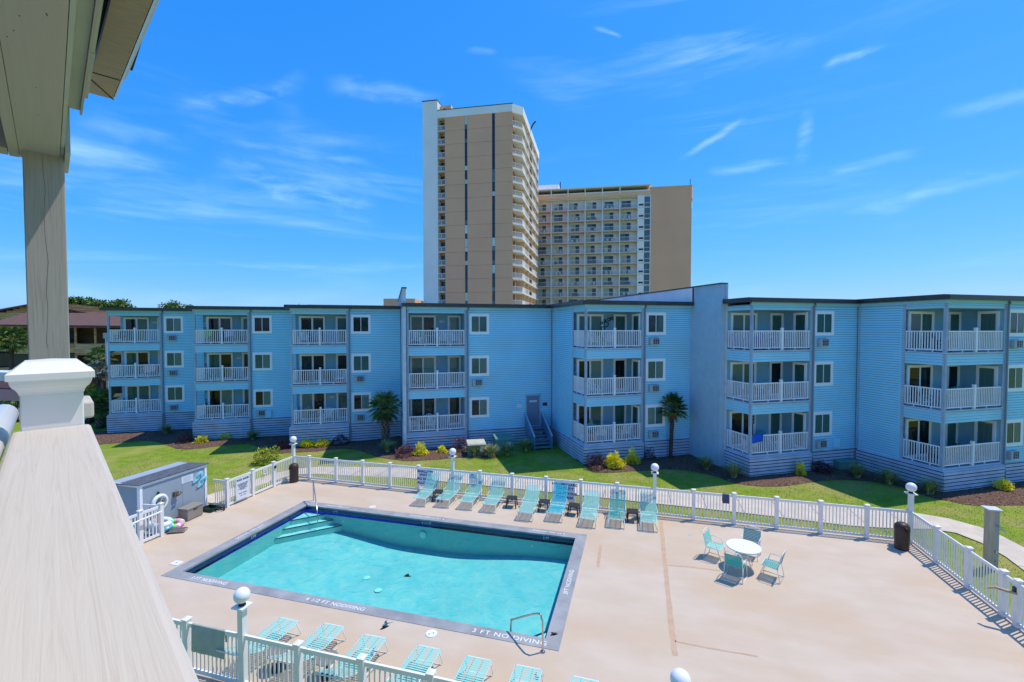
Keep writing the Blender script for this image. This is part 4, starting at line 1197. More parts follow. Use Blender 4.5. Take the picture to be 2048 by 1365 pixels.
def bay(U, V, wb, Ue, left, i):
    """one balcony stack: U left edge, V front plane, wb balcony width, Ue right end of its wall; left = V of the wall behind on the left side"""
    D = 1.85; Vb = V + D; near = i >= 6
    zt = 8.95
    # back wall of the recess, ceiling, floors
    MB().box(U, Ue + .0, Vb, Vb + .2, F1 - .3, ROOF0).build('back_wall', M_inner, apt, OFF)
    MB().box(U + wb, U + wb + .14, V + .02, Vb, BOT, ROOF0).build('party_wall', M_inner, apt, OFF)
    for k, z in enumerate(LV):
        MB().box(U + .01, U + wb, V + .012, Vb, z - .16, z - .0).build('balcony_floor', M_trimblue, apt, OFF)
        top = (F2, F3, ROOF0)[k]
        cz = (F2 - SPAN, F3 - SPAN, zt)[k]
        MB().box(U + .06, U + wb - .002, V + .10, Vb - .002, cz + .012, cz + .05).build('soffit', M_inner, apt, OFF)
    # bands (spandrels) with lap siding: under floor 2, 3 and under the roof
    for k, (z0, z1) in enumerate(((F2 - SPAN, F2 - .05), (F3 - SPAN, F3 - .05), (zt, ROOF0 - .16))):
        MB().box(U + .0, U + wb, V + .02, V + .10, z0, z1 + .04).build('band_backing', M_trimblue, apt, OFF)
        lap('band_siding', (U + .07, V + .018), (U + wb, V + .018), z0 + .02, z1, M_siding, h=.14)
        if left:
            MB().box(U + .02, U + .10, V + .10, min(left, Vb) , z0, z1 + .04).build('band_backing', M_trimblue, apt, OFF)
            lap('band_siding', (U + .018, min(left, Vb)), (U + .018, V + .07), z0 + .02, z1, M_siding, h=.14)
    for z in LV:    # pale drip edge at every floor
        MB().box(U - .03, U + wb + .02, V - .045, V + .06, z - .05, z - .005).build('deck_edge', M_stucco_l if i > 0 else M_white, apt, OFF)
        if left: MB().box(U - .03, U + .05, V + .06, min(left, Vb), z - .05, z - .005).build('deck_edge', M_stucco_l, apt, OFF)
        # slate rim board below the drip edge
        MB().box(U + .0, U + wb, V - .012, V + .018, z - .13, z - .05).build('rim_board', M_trimblue, apt, OFF)
    # posts
    MB().box(U - .005, U + .125, V - .005, V + .125, F1 - .02, ROOF0 - .02).build('corner_post', M_trimblue, apt, OFF)
    MB().box(U + wb - .02, U + wb + .15, V - .012, V + .02, F1 - .04, ROOF0 - .02).build('corner_board', M_trimblue, apt, OFF)
    # frieze
    MB().box(U - .02, Ue, V - .03, V + .02, ROOF0 - .16, ROOF0).build('frieze', M_siding, apt, OFF)
    # wall right of the balcony
    Vw = V + .04
    MB().box(U + wb + .14, Ue, Vw + .004, Vw + .2, BOT, ROOF0).build('wall', M_lap_shade, apt, OFF)
    wu = U + wb + .30 + WW / 2
    hol = [(wu - WW / 2 + .03 - (U + wb + .15), wu + WW / 2 - .03 - (U + wb + .15), z + 0.70 + .03, z + .70 + WH - .03) for z in (F1 + .07, F2 + .07, F3 + .07)]
    if i == 7: hol = hol
    lap('wall_siding', (U + wb + .15, Vw), (Ue, Vw), F1 - .06, ROOF0 - .16, M_siding, holes=hol)
    st = {1: ('cc', 'cp', 'cp'), 2: ('dp', 'cp', 'dd'), 3: ('dp', 'cc', 'dt'), 4: ('tp', 'cp', 'cc'), 5: ('pc', 'cp', 'tc'), 6: ('cc', 'cc', 'cc'), 7: ('cp', 'cp', 'cp')}[i]
    for k, z in enumerate(LV): window(wu, Vw, z + .77, 0, st[k])
    acs = {1: (0, 1, 2), 2: (0,), 3: (0, 1), 4: (1,), 5: (0, 1, 2), 6: (0, 2), 7: (0, 2)}[i]
    for k in acs: ac(wu - .28 + .12, Vw, LV[k] + (.12 if k < 2 else .16))
    # downspout with elbows
    x = U + wb + .18
    MB().tube([(x + .05, V - .02, ROOF0 - .02), (x + .05, V - .10, ROOF0 - .10), (x, V - .07, ROOF0 - .22), (x, V - .065, .9), (x + .04, V - .09, .7), (x + .04, V - .10, .02)], .045, 8).build('downspout', M_spout, apt, OFF)
    # inside: doors
    dst = {1: ('cc', 'cd', 'dc'), 2: ('dp', 'cd', 'dt'), 3: ('pd', 'td', 'dt'), 4: ('tt', 'cp', 'cd'), 5: ('dc', 'dp', 'cc'), 6: ('dd', 'pc', 'cc'), 7: ('dd', 'dd', 'cc')}[i]
    for k, z in enumerate(LV):
        slider(U + 1.15, Vb, z, 1.78, 2.06, 0, dst[k])
        slider(U + wb - .46, Vb, z, .92, 2.06, 0, ('c', 'd', 'c')[k] if i != 4 else ('t', 'p', 'p')[k], 1)
        if i >= 5:
            slider(U + wb, V + .62, z, .88, 2.06, R(-90), 'p' if i == 7 else 'c', 1)
        if i < 5 and (i + k) % 3 == 0:
            MB().box(U + 2.3, U + 2.62, Vb - .03, Vb, z + 1.55, z + 1.72).build('wall_plaque', M_stucco_l, apt, OFF)
    # railings
    for z in LV:
        rail((U + .13, V + .05), (U + wb - .02, V + .05), z, True, near)
        if left: rail((U + .05, min(left, Vb) - .02), (U + .05, V + .13), z, False, near)
    # skirts: balcony part proud of the wall part
    s = .10
    boards((U - s, V - s), (U + wb + .12, V - s), BOT, F1 - .14, 9)
    MB()._add([(U - s - .03, V - s - .03, F1 - .14), (U + wb + .12, V - s - .03, F1 - .14), (U + wb + .12, V + .02, F1 - .06), (U, V + .02, F1 - .06), (U - s - .03, V - s - .03, F1 - .17), (U + wb + .12, V - s - .03, F1 - .17)], [(0, 1, 2, 3), (4, 5, 1, 0)]).build('skirt_cap', M_skirt, apt, OFF)
    if i >= 5:
        e = left if i == 6 else (V + 1.85)
    lv = {5: 30.1, 6: 21.95, 7: 19.95}.get(i, V + 2.5)
    boards((U - s, lv), (U - s, V - s), BOT, F1 - .14, 9)
    MB()._add([(U - s - .03, lv, F1 - .14), (U - s - .03, V - s - .03, F1 - .14), (U, V + .02, F1 - .06), (U, lv, F1 - .06)], [(0, 1, 2, 3)]).build('skirt_cap', M_skirt, apt, OFF)
    boards((U + wb + .12, V + .0), (Ue, V + .0), BOT, F1 - .10, 9)
    MB().box(U + wb + .12, Ue, V - .032, V + .03, F1 - .10, F1 - .065).build('skirt_cap', M_skirt, apt, OFF)
    # side wall between this bay and the one before
    if i >= 5 and i != 6:
        MB().box(U + .01, U + .2, Vb, lv + .3, BOT, ROOF0).build('wall', M_lap_shade, apt, OFF)
        lap('wall_siding', (U + .004, lv + .12), (U + .004, Vb), F1 - .06, ROOF0 - .16, M_siding)
        MB().box(U - .02, U + .012, Vb - .06, Vb + .1, F1 - .06, ROOF0 - .16).build('corner_board', M_trimblue, apt, OFF)
        MB().box(U - .03, U + .02, V + .02, lv + .12, ROOF0 - .16, ROOF0).build('frieze', M_siding, apt, OFF)
        MB().box(U - .07, U - .0, lv - .03, lv + .035, F1 - .06, ROOF0 - .02).build('corner_board', M_trimblue, apt, OFF)
    elif i in (2, 3):
        MB().box(U + .02, U + .2, Vb, Vb + 3, BOT, ROOF0).build('wall', M_siding, apt, OFF)
BAYS = [(1, -21.55, 43.05, 3.55, -14.0), (2, -13.98, 38.5, 3.60, -6.7), (3, -6.70, 34.7, 3.70, .76), (4, 1.06, 30.25, 3.78, 10.98), (5, 11.03, 24.6, 3.68, 18.2), (6, 18.56, 20.1, 3.92, 25.9), (7, 25.88, 15.8, 4.05, 36.0)]
LEFTV = {1: 44.9, 2: 40.35, 3: 36.55, 4: 31.2, 5: 26.45, 6: 21.9, 7: 17.65}
for (i, U, V, wb, Ue) in BAYS: bay(U, V, wb, Ue, LEFTV[i], i)
# joined balusters of the far bays (too many and too small to pick apart)
m = MB()
for (p, z, ang) in balusters:
    c, s = math.cos(ang), math.sin(ang)
    k = len(m.v); hx, hy = .019, .014
    q = [(p.x + c * a - s * b, p.y + s * a + c * b) for a, b in ((-hx, -hy), (hx, -hy), (hx, hy), (-hx, hy))]
    m._add([(*w, z) for w in q] + [(*w, z + .86) for w in q], [(0, 1, 5, 4), (1, 2, 6, 5), (2, 3, 7, 6), (3, 0, 4, 7)])
o = m.build('baluster', M_white, apt, OFF); o['kind'] = 'stuff'
# roof slab following the stepped front, with its brown edge
E_ = .33
outl = []
for (i, U, V, wb, Ue) in BAYS:
    outl.append((U - E_, V - E_)); nx = BAYS[i][1] - E_ if i < 7 else Ue
    outl.append((nx, V - E_))
outl += [(36, 30), (19, 38), (2, 46), (-8, 52), (-21.9, 58)]
MB().prism(outl, ROOF0, ROOF1).build('roof', [M_fascia], apt, OFF)
MB().prism([(u + (0.0), v + .25) for u, v in outl[:-5]] + [(35.8, 29.6), (19, 37.6), (2, 45.6), (-8, 51.6), (-21.6, 57.6)], ROOF1, ROOF1 + .03).build('roof_surface', M_mauve, apt, OFF)
# flat main volume behind the bays, so that the building has depth
for (U_a, U_b, V_a, V_b) in ((-21.5, -14, 45.1, 57), (-14, -6.6, 40.6, 51.3), (-6.6, .9, 36.8, 47.5), (1, 11, 32.4, 44), (11.1, 18.3, 26.8, 38.5), (18.6, 25.9, 22.2, 35), (25.9, 36, 17.9, 30)):
    MB().box(U_a, U_b, V_a, V_b, BOT, ROOF0 - .01).build('wall', M_inner, apt, OFF)
# fire walls that rise above the roof
MB().box(.80, 1.01, 30.05, 46, BOT, 10.52).build('fire_wall', M_stucco_l, apt, OFF)
MB().box(.74, 1.06, 30.0, 46.1, 10.52, 10.60).build('coping', M_fascia, apt, OFF)
fw = MB().box(18.12, 18.50, 21.92, 40.2, BOT, 10.48).build('fire_wall', M_stucco, apt, OFF)
MB().box(18.09, 18.12, 24.4, 40.2, ROOF1 + .02, 10.46).build('roof_flashing', M_roof, apt, OFF)
MB().box(18.07, 18.12, 24.32, 24.40, ROOF1, 10.46).build('flashing_edge', M_fascia, apt, OFF)
MB().box(18.06, 18.54, 21.87, 40.3, 10.48, 10.55).build('coping', M_fascia, apt, OFF)
MB().box(18.44, 18.56, 21.88, 21.915, BOT, 10.48).build('corner_board', M_stucco_l, apt, OFF)
# raised roofs seen just above the edge
MB()._add([(-8, 44, 9.62), (.6, 44, 9.62), (.6, 50, 10.35), (-8, 50, 10.35), (-8, 56, 9.62), (.6, 56, 9.62)], [(0, 1, 2, 3), (3, 2, 5, 4), (0, 3, 4), (1, 5, 2)]).build('raised_roof', M_mauve, apt, OFF)
for (u, v) in ((-3.2, 42), (-2.8, 42.2), (6.0, 38), (6.7, 38.1), (-7.2, 41), (2.6, 36.5)):
    MB().tube([(u, v, ROOF1), (u, v, ROOF1 + .42)], .06, 8).build('roof_vent', M_roof, apt, OFF)
# utility boxes on the walls
for (u, v, z) in ((-9.05, 38.54, 1.12), (23.85 + .55, 20.14, 1.22)):
    MB().box(u - .22, u + .22, v - .16, v, z, z + .55).build('meter_box', M_siding, apt, OFF)

# ---- door and outside stairs in the inner corner
DU = 9.62
o = MB().box(DU - .46, DU + .46, 30.22, 30.285, F1 + .02, F1 + 2.1).build('door', mat('door_slate', (.165, .225, .31), .5, .04, 2), apt, OFF)
for q in ((DU - .54, DU - .46, F1, F1 + 2.18), (DU + .46, DU + .54, F1, F1 + 2.18), (DU - .54, DU + .54, F1 + 2.1, F1 + 2.18)):
    MB().box(q[0], q[1], 30.20, 30.29, q[2], q[3]).build('door_frame', M_trimblue, apt, OFF)
MB().box(DU - .27, DU + .27, 30.205, 30.22, F1 + 1.65, F1 + 1.79).build('door_sign', M_sign, apt, OFF)
inst('lettering', text_mesh('STORAGE ROOM', .062, M_navy, ext=.001), apt, (DU - U0, 30.2035 - V0, F1 + 1.72), rot=(R(90), 0, 0))
MB().tube([(DU + .36, 30.2, F1 + .98), (DU + .36, 30.14, F1 + .98)], .035, 8).build('door_knob', M_steel, apt, OFF)
MB().box(DU - 1.15, DU - .78, 30.25, 30.285, F1 + 1.32, F1 + 1.58).build('wall_notice', M_sign, apt, OFF)
MB().box(DU + .72, DU + 1.05, 30.25, 30.285, F1 + 1.36, F1 + 1.58).build('wall_notice', M_fascia, apt, OFF)
MB().box(DU + .68, DU + .9, 30.2, 30.285, F1 + 3.1, F1 + 3.25).build('wall_lamp', M_stucco_l, apt, OFF)
st = thing('outside_stairs', 'slate painted wooden stairs up to the grey door in the inner corner of the building', 'stairs', (*W(DU, 29.2), 0), R(15))
M_stair = mat('stair_slate', (.15, .24, .33), .6, .06, 3)
for k in range(6):
    z = F1 - .06 - k * .185; y = .55 - k * .30
    MB().box(-.56, .56, y - .16, y + .16 + (.35 if k == 0 else 0), z - .045, z).build('tread', M_stair, st)
for sx in (-1, 1):
    x = sx * .60
    MB().bar((x, .72, F1 - .25), (x, -1.22, -.02), .05, .30).build('stringer', M_stair, st)
    MB()._add([(x - .03, .95, F1 + .95), (x - .03, -1.10, .98 - .1), (x - .03, -1.2, .85), (x - .03, -1.2, .02), (x - .03, -1.0, -.0), (x - .03, .95, F1 - .1), (x + .03, .95, F1 + .95), (x + .03, -1.10, .98 - .1), (x + .03, -1.2, .85), (x + .03, -1.2, .02), (x + .03, -1.0, -.0), (x + .03, .95, F1 - .1)],
              [(0, 1, 2, 3, 4, 5), (11, 10, 9, 8, 7, 6)] + [(i, (i + 1) % 6, 6 + (i + 1) % 6, 6 + i) for i in range(6)]).build('side_panel', M_stair, st)
    MB().bar((x, .97, F1 + .98), (x, -1.24, .90), .10, .05).build('hand_rail', M_trimblue, st)

# ================================================================ THINGS ON THE BALCONIES
def adirondack(u, v, z, rz, mt, label, group):
    t = thing('balcony_chair', label, 'chair', (*W(u, v), z), R(15) + rz, group)
    MB().box(-.26, .26, -.26, .24, .34, .38).build('seat', mt, t)
    for k in range(6):
        a = (k - 2.5) * .085; hgt = .62 - abs(k - 2.5) * .045
        MB().bar((a, .22, .36), (a * 1.35, .40, .36 + hgt), .07, .018, up=(0, 1, 0)).build('back_slat', mt, t)
    for sx in (-1, 1):
        MB().box(sx * .30 - .05, sx * .30 + .05, -.30, .28, .54, .57).build('arm', mt, t)
        MB().box(sx * .29 - .025, sx * .29 + .025, -.28, -.22, 0, .54).build('leg', mt, t)
        MB().box(sx * .29 - .025, sx * .29 + .025, .20, .26, 0, .54).build('leg', mt, t)
    return t
def btable(u, v, z, mt, label, r=.38, h=.70):
    t = thing('balcony_table', label, 'table', (*W(u, v), z), R(15), 'small tables on the balconies')
    MB().lathe([(.001, h - .02), (r, h - .02), (r, h), (.001, h)], 18).build('table_top', mt, t)
    for k in range(4):
        c, s = math.cos(k * 1.571 + .7), math.sin(k * 1.571 + .7)
        MB().bar((c * r * .75, s * r * .75, h - .02), (c * r * .8, s * r * .8, 0), .03, .03).build('leg', mt, t)
def B(i): return BAYS[i - 1]
fl = {1: 'ground floor', 2: 'middle floor', 3: 'top floor'}
names = {1: 'far left stack', 2: 'second stack from the left', 3: 'stack left of the stout palm', 4: 'stack right of the stout palm', 5: 'stack left of the windmill palm', 6: 'stack beside the slate fire wall', 7: 'stack at the right edge'}
seats = [(7, 1, .55, .55, 60, M_plasdark, 'black'), (7, 1, 2.2, .95, 150, M_plasdark, 'black'), (7, 1, 3.2, .7, 200, M_plasdark, 'black'),
         (7, 2, .6, 1.1, 30, M_tealp, 'teal'), (7, 2, 1.7, .75, 10, M_tealp, 'teal'), (7, 2, 2.9, .9, -20, M_tealp, 'teal'), (7, 3, 1.1, .8, 20, M_plasdark, 'dark'),
         (6, 3, .55, 1.3, 20, M_bluep, 'royal blue'), (6, 3, 1.0, .7, 0, M_bluep, 'royal blue'), (6, 3, 1.75, .9, 0, M_bluep, 'royal blue'), (6, 3, 2.6, .8, -10, M_bluep, 'royal blue'),
         (6, 1, 2.05, 1.0, 0, M_tealp, 'teal'), (6, 1, .8, .8, 150, M_metalw, 'white'), (6, 2, .7, .8, 160, M_plasdark, 'dark'), (6, 2, 1.5, .9, 200, M_plasdark, 'dark'),
         (5, 1, 1.3, .7, 170, M_metalw, 'white'), (5, 1, 2.9, .7, 190, M_metalw, 'white'), (5, 2, .8, .8, 0, M_metalw, 'white'), (5, 3, .9, .8, 0, M_metalw, 'white'), (5, 3, 1.9, .8, 180, M_metalw, 'white'),
         (4, 1, .5, .7, 90, M_metalw, 'white'), (4, 1, 1.5, .9, 0, M_metalw, 'white'), (4, 3, .6, .7, 0, M_metalw, 'white'), (4, 3, 2.4, .7, 0, M_metalw, 'white'), (4, 3, 3.2, .7, 0, M_metalw, 'white'), (4, 2, .9, .8, 0, M_plastaupe, 'taupe'),
         (3, 3, .7, .8, 0, M_metalw, 'white'), (3, 3, 1.6, .8, 0, M_tealp, 'teal'), (3, 2, .9, .8, 0, M_plasdark, 'dark'), (3, 2, 2.2, .9, 0, M_plasdark, 'dark'), (3, 2, 3.3, .9, 0, M_metalw, 'white'), (3, 1, 2.3, .8, 0, M_metalw, 'white'),
         (2, 3, 2.6, .8, 0, M_plastaupe, 'taupe'), (2, 3, .9, .8, 0, M_plasbrown, 'brown'), (2, 2, .8, .8, 0, M_tealp, 'teal'), (2, 1, .8, .8, 0, M_plasdark, 'dark'), (2, 1, 3.0, .8, 0, M_plasdark, 'dark'),
         (1, 2, .8, .8, 0, M_tealp, 'teal'), (1, 2, 3.2, .8, 0, M_plasdark, 'dark'), (1, 3, .5, .8, 0, M_plasdark, 'dark'), (1, 1, 1.6, .8, 0, M_metalw, 'white')]
cnt = {}
for (i, l, du, dv, rz, mt, cn) in seats: cnt.setdefault((i, l, cn), []).append(du)
for (i, l, du, dv, rz, mt, cn) in seats:
    same = sorted(cnt[(i, l, cn)]); pos = ''
    if len(same) > 1:
        j = same.index(du); pos = {0: 'leftmost ', len(same) - 1: 'rightmost '}.get(j, ['', 'second ', 'third '][min(j, 2)])
    adirondack(B(i)[1] + du, B(i)[2] + dv, LV[l - 1], R(rz), mt, f'{pos}{cn} chair, {fl[l]} balcony, {names[i]}', 'chairs on the balconies')
for (i, l, du, dv, mt, cn) in [(7, 1, 1.3, .9, M_plasdark, 'black'), (7, 2, 2.3, .8, M_tealp, 'teal'), (6, 1, 1.5, .7, M_tealp, 'teal'), (5, 1, 2.1, .9, M_tubeglass if False else M_metalw, 'white'), (5, 3, 1.4, .9, M_metalw, 'white'), (4, 3, 1.5, .8, M_metalw, 'white'), (4, 1, 1.0, .9, M_metalw, 'white'), (2, 2, 2.2, .8, M_plasdark, 'dark'), (1, 1, 2.4, .8, M_metalw, 'white'), (1, 2, 2.2, .8, M_metalw, 'white'), (3, 1, 1.2, .8, M_plasdark, 'dark')]:
    btable(B(i)[1] + du, B(i)[2] + dv, LV[l - 1], mt, f'{cn} round table, {fl[l]} balcony, {names[i]}')
def hung(i, l, du, w, drop, mt, label, dv=.05):
    m = MB(); n = 14
    vs = []
    for k in range(n + 1):
        x = -w / 2 + w * k / n; wob = .02 * math.sin(k * 1.9)
        for (yy, zz) in ((-.07 + wob, -drop * (1 - .25 * k / n)), (-.06 + wob, -drop * .4), (-.045, .0), (0, .03), (.05, 0), (.06, -drop * .5)): vs.append((x, yy, zz))
    m._add(vs, [(k * 6 + j, (k + 1) * 6 + j, (k + 1) * 6 + j + 1, k * 6 + j + 1) for k in range(n) for j in range(5)])
    x, y = W(B(i)[1] + du, B(i)[2] + dv)
    o = m.build('towel', mt, None, (x, y, LV[l - 1] + RAILH + .005), R(15), smooth=True)
    tag(o, label, 'towel')
hung(6, 1, .50, .75, .42, M_blue, 'blue towel draped over the ground floor railing beside the slate fire wall')
hung(2, 3, 2.3, .6, .6, mat('fabric_lilac', (.35, .30, .55), .9), 'lilac towel hanging over the top floor railing of the second stack from the left', .12)
hung(2, 3, .95, .5, .6, mat('fabric_lime', (.12, .40, .08), .9), 'green towel hanging over the top floor railing of the second stack from the left', .12)
hung(1, 2, 2.75, .8, .7, mat('fabric_rose', (.60, .42, .45), .9), 'pale rose towel on the middle floor railing at the far left end of the building', .12)
t = thing('cooler', 'red cooler with white lid on the middle floor balcony left of the first palm', 'cooler', (*W(-6.7 + 3.2, 34.7 + .35), F2), R(15))
MB().box(-.3, .3, -.18, .18, 0, .34).build('body', mat('cooler_red', (.55, .02, .03), .4), t); MB().box(-.32, .32, -.2, .2, .34, .42).build('lid', M_metalw, t)
t = thing('wall_ornament', 'dark metal ring flowers on the top balcony wall left of the windmill palm', 'wall ornament', (*W(13.35, 26.40), F3 + 1.3), R(15))
for (a, b, r) in ((-.32, -.15, .13), (-.1, .12, .16), (.1, .42, .10), (.3, .5, .09), (-.2, .35, .08), (-.4, .2, .07)):
    MB().tube([(a + r * math.cos(k * .785), -.02, b + r * math.sin(k * .785)) for k in range(8)], .028, 5, closed=True).build('ring', M_plasdark, t)
t = thing('wall_ornament', 'dark vertical sign with pale letters on the ground floor wall beside the slate fire wall', 'wall ornament', (*W(20.45, 21.93), F1 + 1.25), R(15))
MB().box(-.09, .09, -.02, 0, 0, .62).build('board', M_plasdark, t)
for k, c_ in enumerate('BCH'[::1]): inst('lettering', text_mesh('BEACH'[k + 2], .16, M_sign), t, (0, -.023, .5 - k * .19), rot=(R(90), 0, 0))

# a person sitting on the ground floor balcony
def person():
    t = thing('person', 'grey haired person in a teal shirt sitting on a ground floor balcony', 'person', (*W(11.75, 25.35), F1), R(15) + R(150))
    # skeleton, +y is where the sitter faces; z from the balcony floor
    J = dict(pel=(0, 0, .50), sp=(0, -.02, .72), ch=(0, -.01, .92), nk=(0, .01, 1.06), hd=(0, .03, 1.17),
             sl=(-.17, -.01, .98), el=(-.23, .06, .74), wl=(-.20, .28, .68), sr=(.17, -.01, .98), er=(.23, .06, .74), wr=(.20, .28, .68),
             hl=(-.10, .04, .50), kl=(-.13, .44, .50), al=(-.12, .48, .10), fl=(-.12, .62, .05), hr=(.10, .04, .50), kr=(.13, .44, .50), ar=(.12, .48, .10), fr=(.12, .62, .05))
    E = [('pel', 'sp'), ('sp', 'ch'), ('ch', 'nk'), ('nk', 'hd'), ('ch', 'sl'), ('sl', 'el'), ('el', 'wl'), ('ch', 'sr'), ('sr', 'er'), ('er', 'wr'), ('pel', 'hl'), ('hl', 'kl'), ('kl', 'al'), ('al', 'fl'), ('pel', 'hr'), ('hr', 'kr'), ('kr', 'ar'), ('ar', 'fr')]
    rad = dict(pel=.15, sp=.145, ch=.15, nk=.06, hd=.095, sl=.065, el=.045, wl=.03, sr=.065, er=.045, wr=.03, hl=.09, kl=.065, al=.04, fl=.035, hr=.09, kr=.065, ar=.04, fr=.035)
    ks = list(J); me = bpy.data.meshes.new('body')
    me.from_pydata([J[k] for k in ks], [(ks.index(a), ks.index(b)) for a, b in E], [])
    o = inst('body', me, t)
    for mm in (M_skin, M_shirt, M_shorts): me.materials.append(mm)
    s = o.modifiers.new('skin', 'SKIN'); 
    for i, k in enumerate(ks): me.skin_vertices[0].data[i].radius = (rad[k], rad[k] * (.8 if k in ('ch', 'sp', 'pel') else 1))
    me.skin_vertices[0].data[0].use_root = True
    u = o.modifiers.new('sub', 'SUBSURF'); u.levels = 2; u.render_levels = 2
    dg = bpy.context.evaluated_depsgraph_get(); m2 = bpy.data.meshes.new_from_object(o.evaluated_get(dg))
    o.modifiers.clear(); m2.materials.clear()
    for mm in (M_skin, M_shirt, M_shorts): m2.materials.append(mm)
    for p in m2.polygons:
        c = p.center
        p.material_index = 2 if (c.z < .60 and c.y < .40 and abs(c.x) < .24) else (1 if c.z < 1.04 and c.z > .58 and c.y < .16 else 0)
        p.use_smooth = True
    o.data = m2
    h = MB(); n = 10
    h.lathe([(.001, 1.30), (.06, 1.29), (.10, 1.25), (.115, 1.18), (.10, 1.11)], 16); hh = h.build('hair', M_hair, t, (0, -.005, .005), smooth=True)
    for sx in (-1, 1):
        MB().lathe([(.001, -.012), (.012, 0), (.001, .012)], 8).build('eye', M_plasdark, t, (sx * .035, .135, 1.17))
        hd = MB()
        hd.tube([(sx * .20, .27, .68), (sx * .19, .34, .66)], [.032, .028], 8)
        for k in range(4): hd.tube([(sx * .20 - .024 + k * .016, .33, .662), (sx * .20 - .026 + k * .017, .38, .652), (sx * .20 - .026 + k * .017, .405, .635)], [.0085, .008, .006], 6)
        hd.tube([(sx * .17, .30, .668), (sx * .15, .335, .66), (sx * .15, .36, .645)], [.010, .009, .007], 6)
        hd.build('hand', M_skin, t, smooth=True)
person()
adirondack(11.75, 25.38, F1, R(150 + 180), M_metalw, 'white chair the person in the teal shirt sits on', 'chairs on the balconies')

